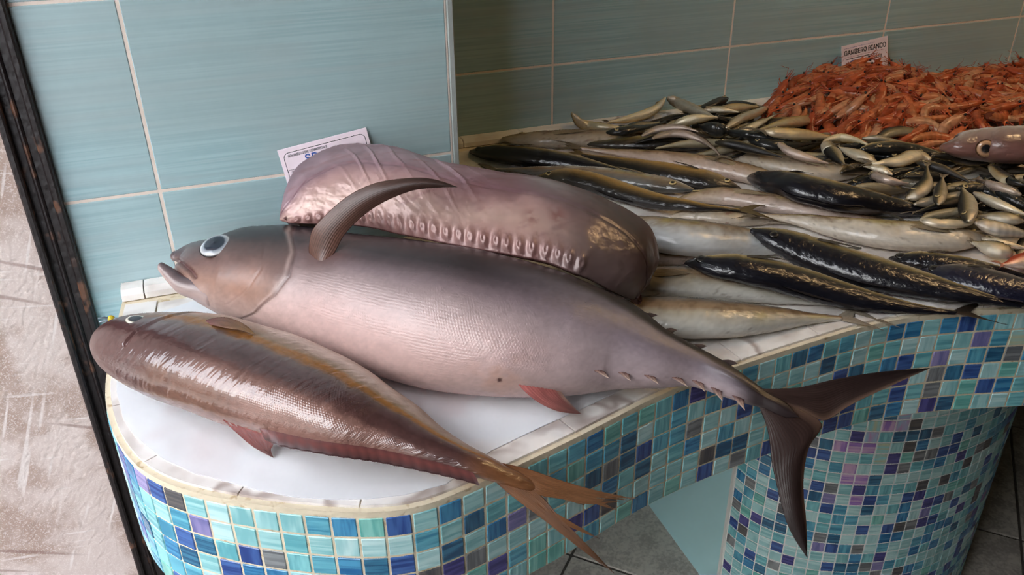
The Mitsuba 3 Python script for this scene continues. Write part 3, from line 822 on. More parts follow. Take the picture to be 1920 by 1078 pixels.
PL, PT = ([[-0.0375, 0.6724, 0.0824], [-0.0236, 0.6703, 0.0841], [-0.0097, 0.656, 0.0848], [0.0012, 0.6294, 0.0851]], [[-0.0335, 0.6625, 0.0833], [-0.0247, 0.6474, 0.0879], [-0.0125, 0.6377, 0.0883], [0.0012, 0.6294, 0.0851]])
m, ss, tt = fin(PL, PT, 0.002, 30, 24, 9, 0.0002, 0.08, 5)
put('amberjack__pectoral_fin', m, 'fin_skin', True, color=fin_color(ss, tt, srgb(104, 64, 64), srgb(138, 104, 66), 9, 0.25))
DL, DT = ([[-0.0337, 0.5758, 0.0451], [-0.0259, 0.5806, 0.026], [-0.0134, 0.5754, 0.01], [-0.002, 0.5674, 0.004]], [[0.0004, 0.5541, 0.0342], [-0.0006, 0.5657, 0.018], [-0.0031, 0.5706, 0.009], [-0.002, 0.5674, 0.004]])
m, ss, tt = fin(DL, DT, 0.002, 30, 24, 7, 0.0004, 0.16, 6)
put('amberjack__dorsal_fin', m, 'fin_skin', True, color=fin_color(ss, tt, srgb(140, 62, 54), srgb(92, 56, 52), 7, 0.3))
label('amberjack__dorsal_fin', 'red fin lobe folded on the paper')
# long low fin running to the tail
us = np.linspace(0.56, 0.94, 40)
lo_, hi_ = [], []
for k, uu in enumerate(us):
    p, n, T, D = amb.at(uu, math.radians(np.interp(k, [0, 39], [112, 100])), -0.001)
    lo_.append(p); hh = 0.011 * min(1, 0.4 + k / 8) * (1 - 0.45 * k / 39) * (0.86 + 0.14 * (k % 2))
    q_ = p + D * hh + T * 0.008 - np.array([0, 0, 0.006])
    hi_.append(np.array([q_[0], q_[1], max(q_[2], 0.0035)]))
lo_, hi_ = np.array(lo_), np.array(hi_)
nn_ = len(us)
P3 = np.stack([lo_, (lo_ + hi_) / 2 + [0, 0, 0.001], hi_], 1)
V = np.vstack([(P3 + [0, 0, 0.0007]).reshape(-1, 3), (P3 - [0, 0, 0.0007]).reshape(-1, 3)])
F = np.vstack([grid_faces(nn_, 3), grid_faces(nn_, 3, True) + nn_ * 3])
cf = np.tile(np.array([srgb(96, 58, 56), srgb(104, 56, 52), srgb(66, 42, 42)]), (nn_ * 2, 1)) * np.repeat(np.where(np.arange(nn_ * 2) % 2, 1.0, 0.75), 3)[:, None]
put(part_key('amberjack', 'dorsal_fin'), (V, F), 'fin_skin', True, color=cf)
for nm, (lead, trail, sd) in {'u': ([[0.1614, 0.4774, 0.0199], [0.1794, 0.4705, 0.0145], [0.2034, 0.4581, 0.0053], [0.23, 0.446, -0.0039], [0.2597, 0.4351, -0.0126]], [[0.1596, 0.4701, 0.0157], [0.1753, 0.46, 0.0084], [0.1837, 0.4511, 0.0025], [0.1983, 0.446, -0.0017], [0.2219, 0.4381, -0.0081], [0.2438, 0.4361, -0.0109]], 31), 'l': ([[0.1529, 0.4661, 0.0137], [0.1623, 0.4542, 0.0059], [0.1806, 0.4347, -0.0072], [0.2012, 0.4115, -0.0227], [0.2197, 0.3924, -0.0355]], [[0.1596, 0.4701, 0.0157], [0.1753, 0.46, 0.0084], [0.186, 0.4482, 0.0005], [0.1921, 0.4362, -0.0071], [0.2027, 0.4199, -0.0177], [0.2197, 0.3924, -0.0355]], 32)}.items():
    m, ss, tt = fin(lead, trail, 0.0022, 50, 40, 12, 0.0005, 0.30, sd)
    put(part_key('amberjack', 'tail_lobe'), m, 'fin_skin', True, color=fin_color(ss, tt, srgb(142, 92, 58), srgb(120, 84, 58), 12, 0.4))
for lead, trail in [([[0.1632, 0.474, 0.0178], [0.186, 0.4592, 0.0072], [0.2039, 0.4487, -0.0004], [0.2172, 0.4378, -0.0079]], [[0.1614, 0.4691, 0.0149], [0.1822, 0.4551, 0.005], [0.1985, 0.4463, -0.0015], [0.2172, 0.4378, -0.0079]]), ([[0.1637, 0.4754, 0.0186], [0.1951, 0.4596, 0.0068], [0.2203, 0.4447, -0.004], [0.2402, 0.4304, -0.014]], [[0.1621, 0.4712, 0.0161], [0.1913, 0.4557, 0.0047], [0.2166, 0.4416, -0.0056], [0.2402, 0.4304, -0.014]]), ([[0.1582, 0.4689, 0.015], [0.1778, 0.4496, 0.002], [0.1972, 0.4327, -0.0096], [0.2183, 0.4153, -0.0216]], [[0.1562, 0.4655, 0.0131], [0.1741, 0.4455, -0.0002], [0.1938, 0.4298, -0.0111], [0.2183, 0.4153, -0.0216]])]:
    m, ss, tt = fin(lead, trail, 0.0016, 30, 14, 5, 0.0002, 0.2, 8)
    put(part_key('amberjack', 'tail_ray'), m, 'fin_skin', True, color=fin_color(ss, tt, srgb(136, 86, 54), srgb(112, 78, 54), 5, 0.4))
# fishing lure still in its mouth
p, n, T, D = amb.at(0.0, math.radians(-20), 0.0)
HK = np.array([-0.1238, 0.776, 0.0462])
b = trimesh.creation.icosphere(2, 0.0033); b.apply_translation(HK)
put('fishing_lure__head', b, 'lure_yellow', True)
for dz in (0.003, -0.001):
    e = HK + np.array([-0.011, -0.001, dz])
    put(part_key('fishing_lure', 'prong'), tube([HK, HK + (e - HK) * 0.5 + [0, 0, dz * 0.4], e], [0.0011, 0.0010, 0.0006], 8), 'hook_metal', True)
put('fishing_lure__shank', tube([HK, HK + np.array([0.01, -0.003, -0.001])], 0.0014, 8), 'hook_metal', True)
label('fishing_lure', 'tiny yellow lure with two metal prongs in the mouth of the nearest fish', 'fishing lure')

# ------------------------------------------------------------------ the skinned slab draped over the tuna
SL_F, SL_C = np.array([[0.0454, 0.8065, 0.108], [0.0545, 0.7968, 0.107], [0.0765, 0.7853, 0.107], [0.1199, 0.7611, 0.107], [0.154, 0.7248, 0.107], [0.1966, 0.6891, 0.104], [0.2391, 0.659, 0.1], [0.2649, 0.6431, 0.096], [0.2937, 0.6224, 0.086], [0.3231, 0.6191, 0.066], [0.3422, 0.6253, 0.052], [0.355, 0.6291, 0.045]]), np.array([[0.0469, 0.8082, 0.11], [0.0552, 0.8257, 0.128], [0.0774, 0.8661, 0.142], [0.1272, 0.8953, 0.148], [0.171, 0.8786, 0.147], [0.2256, 0.8384, 0.134], [0.2794, 0.8176, 0.122], [0.3275, 0.797, 0.115], [0.375, 0.7477, 0.104], [0.4014, 0.6938, 0.088], [0.3919, 0.657, 0.07], [0.3571, 0.6267, 0.047]])
nu, nv = 420, 110


def pchip_by(P, tpar_, n, warp=None):
    t = np.linspace(0, 1, n)
    return PchipInterpolator(np.asarray(tpar_), np.asarray(P), axis=0)(t)


tF = [0, 0.04, 0.1, 0.2, 0.33, 0.47, 0.6, 0.7, 0.8, 0.9, 0.96, 1.0]
Fc, Cc = pchip_by(SL_F, tF, nu), pchip_by(SL_C, tF, nu)
ax = np.gradient((Fc + Cc) / 2, axis=0); ax /= np.linalg.norm(ax, axis=1, keepdims=True) + 1e-9
span = Cc - Fc
wid = np.linalg.norm(span, axis=1, keepdims=True)
nrm = np.cross(ax, span); nrm /= np.linalg.norm(nrm, axis=1, keepdims=True) + 1e-9
nrm *= np.sign(nrm[:, 2:3] + 1e-9)
bul = 0.17 * wid
drop = np.stack([0.012 + 0 * wid[:, 0], 0.028 + 0 * wid[:, 0], -0.75 * np.maximum(Cc[:, 2] - 0.012, 0)], 1) * np.clip(wid / 0.06, 0, 1)
kn = np.array([0, 0.12, 0.4, 0.66, 0.78, 1.0])
pts = [Fc, Fc + 0.12 * span + nrm * bul * 0.62, Fc + 0.52 * span + nrm * bul * 1.1, Cc, Cc + drop * [1, 0.5, 0.22], Cc + drop]
G = PchipInterpolator(kn, np.stack(pts, 0), axis=0)(np.linspace(0, 1, nv))      # (nv, nu, 3)
X = np.transpose(G, (1, 0, 2))
du, dv = np.gradient(X, axis=0), np.gradient(X, axis=1)
N = np.cross(du, dv); N /= np.linalg.norm(N, axis=2, keepdims=True) + 1e-12
N *= np.sign((N * nrm[:, None]).sum((0, 1)).sum())
uu, vv = np.meshgrid(np.linspace(0, 1, nu), np.linspace(0, 1, nv), indexing='ij')
slen = np.r_[0, np.cumsum(np.linalg.norm(np.diff(Fc, axis=0), axis=1))]
D_ = 0.0022 * (NZ(X, 16, 21) - 0.5) + 0.0009 * (NZ(X * [1, 0.4, 0.4], 60, 22) - 0.5)
# row of knuckles along the front edge
dim = np.zeros_like(uu)
pos = 0.02
rk = np.random.default_rng(4)
while pos < slen[-1] - 0.07:
    a = np.interp(pos, slen, np.linspace(0, 1, nu))
    la = (slen[:, None] - pos) / 0.0042
    lb = (vv - 0.055) / 0.034
    q = la ** 2 + lb ** 2
    dim += np.exp(-q * 1.3) - 0.65 * np.exp(-q * 6)
    pos += 0.0112 * (0.85 + 0.3 * rk.random())
D_ += 0.0042 * dim
# a crease line along the middle, folds from it
D_ -= 0.0012 * band(vv, 0.36 + 0.03 * np.sin(uu * 7), 0.008)
fold = np.maximum(0, np.sin(uu * 95 + vv * 20 + 5 * NZ(X, 14, 23))) ** 6
D_ += 0.0022 * fold * band(vv, 0.46, 0.2) * (band(uu, 0.28, 0.10) + band(uu, 0.47, 0.05))
X = X + N * D_[..., None]
n1, n2, n3 = NZ(X, 22, 31, 4), NZ(X * [0.5, 1.6, 1.6], 70, 32, 4), NZ(X, 120, 33, 3)
col = ramp(vv + 0.1 * (n1 - 0.5), [(0, srgb(128, 88, 84)), (0.05, srgb(176, 134, 128)), (0.16, srgb(206, 172, 160)), (0.28, srgb(190, 152, 148)), (0.36, srgb(150, 116, 124)), (0.5, srgb(168, 138, 146)), (0.66, srgb(160, 132, 142)), (1, srgb(120, 100, 104))])
col = blend(col, srgb(150, 106, 108), 0.5 * sst(0.55, 0.75, n2))
e = sst(0.62, 0.84, uu + 0.1 * (n1 - 0.5))
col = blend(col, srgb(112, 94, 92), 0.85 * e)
col = blend(col, srgb(170, 168, 170), 0.7 * band(uu, 0.70, 0.05) * band(vv, 0.5, 0.14))
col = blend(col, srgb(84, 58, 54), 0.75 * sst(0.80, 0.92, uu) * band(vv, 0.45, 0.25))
col = blend(col, srgb(110, 68, 64), 0.6 * np.clip(dim, 0, 1) * (1 - e))
st = band(vv, 0.60 + 0.1 * np.sin(uu * 60), 0.03) * (band(uu, 0.47, 0.012) + band(uu, 0.53, 0.012) + band(uu, 0.6, 0.01))
col = blend(col, srgb(128, 60, 56), 0.6 * np.clip(st, 0, 1) * sst(0.4, 0.6, n3))
st2 = band(uu, 0.655, 0.02) * band(vv, 0.2, 0.04) + band(uu, 0.72, 0.02) * band(vv, 0.24, 0.05)
col = blend(col, srgb(140, 86, 80), 0.7 * np.clip(st2, 0, 1) * sst(0.35, 0.55, n3))
col *= (0.86 + 0.28 * n3)[..., None]
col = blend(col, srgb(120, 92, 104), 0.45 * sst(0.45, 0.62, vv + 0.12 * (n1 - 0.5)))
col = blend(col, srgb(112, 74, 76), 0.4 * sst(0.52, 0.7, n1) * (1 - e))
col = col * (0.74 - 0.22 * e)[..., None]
THK = 0.011
inner = X - N * THK
n_ = nu * nv
idx = np.arange(n_).reshape(nu, nv)
rim = np.r_[idx[0, :], idx[1:, -1], idx[-1, -2::-1], idx[-2:0:-1, 0]]
nx_ = np.roll(rim, -1)
F = np.vstack([grid_faces(nu, nv), grid_faces(nu, nv, True) + n_, np.stack([rim, rim + n_, nx_ + n_], 1), np.stack([rim, nx_ + n_, nx_], 1)])
V = np.vstack([X.reshape(-1, 3), inner.reshape(-1, 3)])
if ((np.cross(V[F[:, 1]] - V[F[:, 0]], V[F[:, 2]] - V[F[:, 0]]))[: 1000, 2]).sum() < 0:
    F = F[:, ::-1]
cin = np.tile(srgb(96, 60, 54), (n_, 1))
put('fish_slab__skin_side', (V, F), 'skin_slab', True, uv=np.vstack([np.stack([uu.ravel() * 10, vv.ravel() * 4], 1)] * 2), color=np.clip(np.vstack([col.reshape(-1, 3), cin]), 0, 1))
label('fish_slab', 'pinkish silver slab of fish with a row of knuckles, draped over the largest fish', 'fish slab')

# ------------------------------------------------------------------ price cards
def card(key, tl, tr, bl, items, back=0.001):
    tl, tr, bl = np.array(tl, float), np.array(tr, float), np.array(bl, float)
    ex, ey = tr - tl, bl - tl
    w, h_ = np.linalg.norm(ex), np.linalg.norm(ey)
    ex, ey = ex / w, ey / h_
    ey = ey - ex * (ex @ ey); ey /= np.linalg.norm(ey)
    ez = np.cross(ex, -ey)
    M = np.eye(4); M[:3, 0], M[:3, 1], M[:3, 2], M[:3, 3] = ex, -ey, ez, tl      # x right, y up, z out of the card

    def place(mesh):
        v, f = (np.asarray(mesh.vertices), np.asarray(mesh.faces)) if hasattr(mesh, 'vertices') else mesh
        return v @ M[:3, :3].T + M[:3, 3], f
    put(key + '__sheet', place(bevel_box([0, -h_, -0.0008], [w, 0, 0], 0.0002)), 'card')
    for it in items:
        kind = it[0]
        if kind == 'text':
            _, text, x, y, hh, m_, bold, squeeze = it
            t = meshkit.text_mesh(text, hh, 0.00025, bold)
            v = np.asarray(t.vertices).copy(); v[:, 0] = v[:, 0] * squeeze + x; v[:, 1] += y; v[:, 2] += 0.00005
            put(part_key(key, 'lettering'), place((v, np.asarray(t.faces))), m_)
        elif kind == 'line':
            _, pts_, wd, m_ = it
            ls = LineString(pts_).buffer(wd / 2)
            t = trimesh.creation.extrude_polygon(ls, 0.0002, engine='earcut')
            put(part_key(key, 'printed_line'), place((np.asarray(t.vertices) + [0, 0, 0.00004], np.asarray(t.faces))), m_)
    return w, h_


def round_rect(x0, y0, x1, y1, r):
    pts_ = []
    for cx, cy, a0 in ((x1 - r, y1 - r, 0), (x0 + r, y1 - r, 90), (x0 + r, y0 + r, 180), (x1 - r, y0 + r, 270)):
        for a in np.radians(np.linspace(a0, a0 + 90, 7)):
            pts_.append((cx + r * math.cos(a), cy + r * math.sin(a)))
    return pts_ + [pts_[0]]


c1 = np.array([[.060,.917,.143],[.160,.917,.157],[.0723,.9045,.069]])
W1 = float(np.linalg.norm(c1[1] - c1[0]))
card('price_card', c1[0], c1[1], c1[2], [
    ('line', round_rect(0.0045, -0.075, W1 - 0.004, -0.0055, 0.006), 0.0006, 'ink_black'),
    ('text', 'DENOMINAZIONE COMMERCIALE', 0.009, -0.0105, 0.0027, 'ink_black', True, 0.72),
    ('text', 'SP', 0.026, -0.0205, 0.0085, 'ink_blue', True, 1.0),
    ('line', [(0.005, -0.0245), (W1 - 0.005, -0.0245)], 0.0004, 'ink_black'),
    ('text', 'DENOMINAZIONE', 0.008, -0.0283, 0.0025, 'ink_black', True, 0.72),
    ('line', [(0.005, -0.0335), (W1 - 0.005, -0.0335)], 0.0004, 'ink_black')])
label('price_card', 'white printed card tilted on the pale wall behind the pink fish slab', 'price card')
c2 = np.array([[1.105,1.258,.094],[1.208,1.258,.105],[1.112,1.248,.030]])
W2 = float(np.linalg.norm(c2[1] - c2[0]))
card('prawn_price_card', c2[0], c2[1], c2[2], [
    ('line', [(0.006, -0.006), (W2 * 0.7, -0.006)], 0.0005, 'ink_violet'),
    ('text', 'GAMBERO BIANCO', 0.005, -0.0185, 0.0085, 'ink_black', True, (W2 - 0.012) / 0.1050),
    ('line', [(0.006, -0.0225), (W2 - 0.012, -0.0225)], 0.0005, 'ink_red'),
    ('line', [(0.010, -0.026), (W2 - 0.03, -0.026)], 0.0012, 'ink_black'),
    ('text', 'al Kg', W2 * 0.70, -0.0345, 0.0062, 'ink_black', True, 0.85),
    ('line', [(0.016, -0.035), (0.022, -0.030), (0.032, -0.030), (0.020, -0.044), (0.036, -0.043)], 0.0018, 'ink_violet'),
    ('line', [(0.042, -0.031), (0.054, -0.034), (0.046, -0.044), (0.058, -0.042)], 0.0016, 'ink_violet')])
label('prawn_price_card', 'small white card reading GAMBERO BIANCO standing behind the orange prawns', 'price card')
# ------------------------------------------------------------------ mackerels and small fish
# stations x, y, z, half depth, half thickness in tenths of a millimetre
MID = [{"name":"m","kind":"silver","sgn":1,"S":[[4398,12430,76,46,29],[4603,12283,88,143,88],[4836,12069,123,199,123],[5121,11932,134,217,134],[5430,11809,139,224,139],[5760,11702,136,219,136],[6104,11599,123,198,123],[6431,11442,101,162,101],[6758,11271,71,114,71],[7098,11111,44,63,39],[7437,10941,18,29,18]],"eye":1,"pec":1,"tag":"M2"},
{"name":"m","kind":"silver","sgn":1,"S":[[8765,9150,33,53,33],[8473,9083,98,157,98],[8207,9090,133,215,133],[7989,9171,146,235,146],[7829,9345,151,243,151],[7683,9558,149,240,149],[7543,9798,136,220,136],[7420,10084,113,183,114],[7310,10415,84,132,82],[7176,10739,61,74,46],[7004,11036,44,35,22]],"eye":1,"pec":0,"tag":"M16"},
{"name":"m","kind":"olive","sgn":-1,"S":[[7126,10667,129,41,25],[7025,10772,148,126,78],[6913,10920,151,181,112],[6743,11003,150,200,124],[6545,11063,154,207,128],[6344,11132,155,201,125],[6143,11214,151,182,113],[5946,11318,139,150,93],[5748,11430,126,106,66],[5555,11567,117,58,36],[5378,11753,108,28,17]],"eye":1,"pec":1,"tag":"M3"},
{"name":"m","kind":"pink","sgn":1,"S":[[7524,9137,29,46,29],[7331,9221,86,138,86],[7148,9389,118,191,118],[6971,9608,131,212,131],[6780,9844,138,222,138],[6578,10096,136,220,136],[6369,10372,125,202,125],[6150,10664,108,168,104],[5902,10941,97,120,75],[5612,11169,110,67,41],[5288,11351,142,32,20]],"eye":0,"pec":0,"tag":"M4"},
{"name":"m","kind":"gold","sgn":-1,"S":[[6760,9279,33,53,33],[6581,9291,96,155,96],[6421,9386,129,207,129],[6268,9522,141,228,141],[6116,9684,147,237,147],[5974,9883,144,233,144],[5840,10120,132,213,132],[5716,10399,111,177,110],[5582,10688,92,127,79],[5414,10940,93,70,44],[5216,11151,113,34,21]],"eye":1,"pec":0,"tag":"M5","gape":1},
{"name":"m","kind":"black","sgn":-1,"S":[[3758,12152,32,52,32],[3872,11879,95,154,95],[4037,11649,129,208,129],[4223,11443,140,225,140],[4424,11252,144,232,144],[4638,11079,139,224,139],[4861,10915,125,201,125],[5079,10732,105,163,101],[5287,10528,89,114,71],[5481,10294,85,62,38],[5659,10035,90,29,18]],"eye":0,"pec":0,"tag":"M1"},
{"name":"m","kind":"blue","sgn":-1,"S":[[5973,9232,145,38,24],[5845,9381,139,118,73],[5696,9579,127,168,104],[5523,9786,121,186,115],[5324,9983,121,195,121],[5110,10187,119,192,119],[4885,10400,110,176,109],[4650,10624,94,146,90],[4399,10845,74,104,65],[4136,11070,45,58,36],[3855,11281,17,28,17]],"eye":1,"pec":1,"tag":"M6"},
{"name":"m","kind":"pink","sgn":1,"S":[[5694,9048,109,38,24],[5950,9040,112,121,75],[6222,8962,115,172,107],[6453,8781,117,188,116],[6664,8552,119,192,119],[6880,8326,114,184,114],[7100,8100,102,165,102],[7343,7897,84,135,84],[7598,7703,59,94,59],[7844,7498,36,51,32],[8079,7283,15,24,15]],"eye":1,"pec":1,"tag":"M8"},
{"name":"m","kind":"silver","sgn":1,"S":[[5444,8784,24,38,24],[5500,8664,68,110,68],[5600,8573,91,148,91],[5722,8499,100,161,100],[5836,8399,102,165,102],[5964,8310,100,161,100],[6116,8248,90,146,90],[6281,8198,75,120,75],[6451,8147,53,85,53],[6610,8076,33,47,29],[6760,7989,14,22,14]],"eye":1,"pec":0,"tag":"M9"},
{"name":"m","kind":"gold","sgn":-1,"S":[[4196,10615,37,48,30],[4364,10464,106,144,89],[4562,10279,153,192,119],[4755,10046,156,203,126],[4938,9787,140,204,126],[5102,9492,126,195,121],[5253,9171,132,176,109],[5405,8857,169,146,91],[5557,8547,236,100,62],[5798,8380,234,54,34],[6078,8263,206,26,16]],"eye":0,"pec":0,"tag":"M7"},
{"name":"m","kind":"pink","sgn":1,"S":[[3983,8013,17,28,17],[4059,7887,52,83,52],[4175,7785,71,114,71],[4317,7708,77,125,77],[4475,7645,80,129,80],[4653,7604,78,125,78],[4849,7581,70,113,70],[5067,7585,58,93,58],[5295,7589,41,67,41],[5521,7579,26,37,23],[5749,7558,11,18,11]],"eye":0,"pec":0,"tag":"M11"},
{"name":"m","kind":"blue","sgn":1,"S":[[4236,8706,47,75,47],[4340,8439,136,219,136],[4512,8224,186,297,184],[4675,7970,246,323,200],[4814,7669,320,315,195],[5083,7568,288,313,194],[5412,7534,223,288,179],[5743,7483,162,237,147],[6064,7398,109,167,104],[6368,7282,65,91,57],[6652,7134,27,43,27]],"eye":0,"pec":0,"tag":"M10"},
{"name":"m","kind":"black","sgn":-1,"S":[[7021,9398,121,66,41],[7054,9109,178,200,124],[7052,8723,263,274,170],[6990,8262,377,279,173],[7150,8063,359,284,176],[7348,7899,329,286,177],[7667,7851,241,267,166],[7983,7786,163,217,135],[8279,7688,102,151,93],[8556,7564,59,82,51],[8827,7430,24,38,24]],"eye":0,"pec":0,"tag":"M15"},
{"name":"m","kind":"white","sgn":1,"S":[[8634,6780,34,55,34],[8300,6723,102,165,102],[8002,6737,142,229,142],[7761,6823,157,253,157],[7541,6945,163,263,163],[7335,7097,160,258,160],[7155,7293,147,236,147],[6997,7533,124,196,122],[6834,7789,111,141,87],[6598,7981,123,78,49],[6300,8111,158,37,23]],"eye":1,"pec":0,"tag":"M17"},
{"name":"m","kind":"black","sgn":-1,"S":[[7191,6737,27,40,25],[7213,6610,71,115,71],[7285,6501,95,153,95],[7385,6405,103,166,103],[7491,6306,106,171,106],[7609,6212,103,166,103],[7741,6125,93,150,93],[7885,6043,77,124,77],[8039,5964,54,87,54],[8190,5881,33,48,30],[8337,5791,14,22,14]],"eye":0,"pec":0,"tag":"M19a"},
{"name":"m","kind":"tan","sgn":1,"S":[[3848,7520,35,57,35],[3931,7296,104,168,104],[4077,7123,141,227,141],[4269,7002,153,246,153],[4479,6891,158,254,158],[4695,6776,153,247,153],[4910,6649,138,223,138],[5131,6522,114,183,114],[5348,6385,81,129,80],[5576,6255,49,70,44],[5815,6133,21,33,21]],"eye":0,"pec":1,"tag":"M13"},
{"name":"m","kind":"black","sgn":-1,"S":[[4633,7064,293,55,34],[4690,6785,392,153,95],[4876,6630,395,207,128],[5101,6499,362,232,144],[5360,6393,293,245,152],[5615,6264,221,236,146],[5852,6105,159,209,130],[6088,5938,111,170,105],[6342,5782,75,118,73],[6611,5638,45,64,40],[6898,5505,19,30,19]],"eye":0,"pec":0,"tag":"M12"},
{"name":"m","kind":"navy","sgn":-1,"S":[[7232,6278,71,56,34],[7249,6124,109,167,103],[7291,5960,140,225,139],[7371,5818,150,242,150],[7465,5680,153,248,153],[7573,5548,149,240,149],[7697,5425,134,216,134],[7834,5307,110,178,110],[7977,5191,78,125,78],[8110,5067,48,68,42],[8231,4933,20,32,20]],"eye":0,"pec":0,"tag":"M19b"},
{"name":"m","kind":"black","sgn":-1,"S":[[5696,7390,346,61,38],[5831,7216,304,188,117],[6014,7033,242,262,162],[6179,6805,200,281,174],[6339,6559,180,287,178],[6501,6310,172,276,171],[6681,6079,161,247,153],[6868,5855,153,200,124],[7050,5630,153,139,86],[7278,5443,128,76,47],[7529,5274,93,36,22]],"eye":0,"pec":1,"tag":"M18"},
{"name":"m","kind":"tan","sgn":1,"S":[[3398,6782,45,66,41],[3502,6598,119,192,119],[3662,6451,159,257,159],[3852,6331,173,279,173],[4059,6219,178,287,178],[4287,6124,173,279,173],[4535,6046,157,253,157],[4812,5994,130,209,130],[5111,5955,93,149,93],[5409,5900,58,83,51],[5708,5833,24,39,24]],"eye":0,"pec":0,"tag":"M14"},
{"name":"s","kind":"sard","sgn":1,"S":[[11491,7366,61,44,29],[11686,7432,75,108,71],[11883,7487,81,122,81],[12082,7522,80,120,79],[12283,7533,62,91,60],[12487,7525,50,53,35],[12693,7506,39,25,16]],"eye":1,"pec":0,"fill":1},
{"name":"s","kind":"gold_s","sgn":-1,"S":[[7689,10381,59,43,28],[7875,10397,73,105,70],[8058,10398,79,119,79],[8235,10373,78,117,77],[8405,10318,60,88,58],[8569,10237,49,52,34],[8730,10141,38,24,16]],"eye":1,"pec":0,"fill":1},
{"name":"s","kind":"dark","sgn":1,"S":[[10709,8887,51,37,25],[10571,8782,63,91,60],[10428,8691,68,103,68],[10277,8623,67,101,67],[10117,8582,52,76,50],[9948,8565,43,45,30],[9774,8562,33,21,14]],"eye":1,"pec":0,"fill":1},
{"name":"s","kind":"dark","sgn":-1,"S":[[9230,9905,59,43,28],[9026,9859,72,105,69],[8825,9808,79,119,78],[8626,9748,77,117,77],[8431,9677,60,88,58],[8239,9597,49,52,34],[8049,9511,38,24,16]],"eye":1,"pec":0,"fill":1},
{"name":"s","kind":"sard","sgn":-1,"S":[[12079,7105,52,38,25],[11928,7032,64,92,61],[11775,6967,69,104,69],[11618,6918,68,102,68],[11457,6885,53,77,51],[11292,6868,43,45,30],[11125,6859,34,21,14]],"eye":1,"pec":0,"fill":1},
{"name":"s","kind":"sard","sgn":1,"S":[[10981,7815,50,36,24],[10794,7813,62,89,59],[10609,7799,67,101,67],[10429,7765,66,99,66],[10256,7709,51,75,49],[10087,7632,42,44,29],[9921,7544,33,20,13]],"eye":1,"pec":0,"fill":1},
{"name":"s","kind":"sard","sgn":1,"S":[[9812,8910,54,42,28],[9996,8910,71,103,68],[10180,8914,77,116,77],[10363,8922,87,114,75],[10546,8937,101,86,57],[10729,8957,79,51,33],[10912,8980,57,23,15]],"eye":1,"pec":0,"fill":1},
{"name":"s","kind":"dark","sgn":1,"S":[[8777,10640,52,43,28],[8639,10540,90,104,69],[8497,10449,127,118,78],[8347,10375,157,116,77],[8190,10321,175,87,58],[8026,10283,175,51,34],[7857,10254,165,24,16]],"eye":1,"pec":0,"fill":1},
{"name":"s","kind":"sard","sgn":-1,"S":[[8059,10685,32,38,25],[7883,10672,63,93,61],[7707,10661,87,105,69],[7530,10655,115,103,68],[7354,10655,148,78,51],[7177,10659,175,46,30],[7001,10665,206,21,14]],"eye":1,"pec":0,"fill":1},
{"name":"s","kind":"gold_s","sgn":-1,"S":[[8142,8831,223,45,30],[8341,8876,229,110,73],[8541,8914,191,124,82],[8742,8937,143,122,81],[8944,8945,98,92,61],[9147,8939,59,54,36],[9351,8924,24,25,16]],"eye":1,"pec":0,"fill":1},
{"name":"s","kind":"dark","sgn":1,"S":[[7503,11931,57,41,27],[7294,11892,70,102,67],[7085,11864,76,115,76],[6876,11853,75,113,75],[6667,11864,58,85,56],[6458,11892,47,50,33],[6248,11930,37,23,15]],"eye":1,"pec":0,"fill":1},
{"name":"s","kind":"sard","sgn":1,"S":[[11027,7245,53,38,25],[10876,7160,65,94,62],[10722,7085,71,106,70],[10563,7025,70,105,69],[10399,6985,54,79,52],[10229,6960,44,46,31],[10057,6944,34,21,14]],"eye":1,"pec":0,"fill":1},
{"name":"s","kind":"sard","sgn":-1,"S":[[9512,8050,58,42,28],[9324,8047,71,103,68],[9136,8040,77,116,77],[8949,8029,76,114,75],[8762,8012,59,86,57],[8576,7990,48,50,33],[8390,7965,37,23,15]],"eye":1,"pec":0,"fill":1},
{"name":"s","kind":"dark","sgn":1,"S":[[7719,8054,352,44,29],[7930,8077,301,108,71],[8139,8107,241,122,80],[8345,8149,181,120,79],[8548,8204,124,90,59],[8748,8270,72,53,35],[8947,8343,24,24,16]],"eye":1,"pec":0,"fill":1},
{"name":"s","kind":"dark","sgn":1,"S":[[7312,11529,52,43,29],[7141,11587,88,106,70],[6968,11637,124,120,79],[6793,11674,152,118,78],[6615,11695,161,88,58],[6436,11703,178,52,34],[6255,11704,203,24,16]],"eye":1,"pec":0,"fill":1},
{"name":"s","kind":"sard","sgn":1,"S":[[13031,7622,60,44,29],[12817,7621,95,107,71],[12603,7620,130,121,80],[12389,7618,162,119,79],[12176,7615,186,90,59],[11962,7611,197,53,35],[11748,7607,184,24,16]],"eye":1,"pec":0,"fill":1},
{"name":"s","kind":"sard","sgn":-1,"S":[[8400,9143,223,44,29],[8558,9252,178,109,72],[8719,9347,136,123,81],[8889,9417,100,121,80],[9068,9458,69,91,60],[9255,9474,39,53,35],[9446,9475,18,25,16]],"eye":1,"pec":0,"fill":1},
{"name":"s","kind":"dark","sgn":1,"S":[[10761,6619,58,42,28],[10976,6646,71,103,68],[11190,6667,77,116,77],[11405,6677,76,115,76],[11621,6675,59,86,57],[11836,6663,48,51,33],[12052,6645,37,23,15]],"eye":1,"pec":0,"fill":1},
{"name":"s","kind":"sard","sgn":-1,"S":[[6734,11185,302,36,24],[6867,11069,309,89,59],[7004,10962,293,101,67],[7151,10872,258,99,66],[7308,10801,229,75,49],[7473,10746,206,44,29],[7643,10700,178,20,13]],"eye":1,"pec":0,"fill":1},
{"name":"s","kind":"gold_s","sgn":-1,"S":[[8789,11029,50,45,30],[8613,10981,73,110,73],[8437,10934,84,124,82],[8262,10888,92,122,81],[8086,10842,104,92,61],[7910,10796,121,54,36],[7734,10751,140,25,16]],"eye":1,"pec":0,"fill":1},
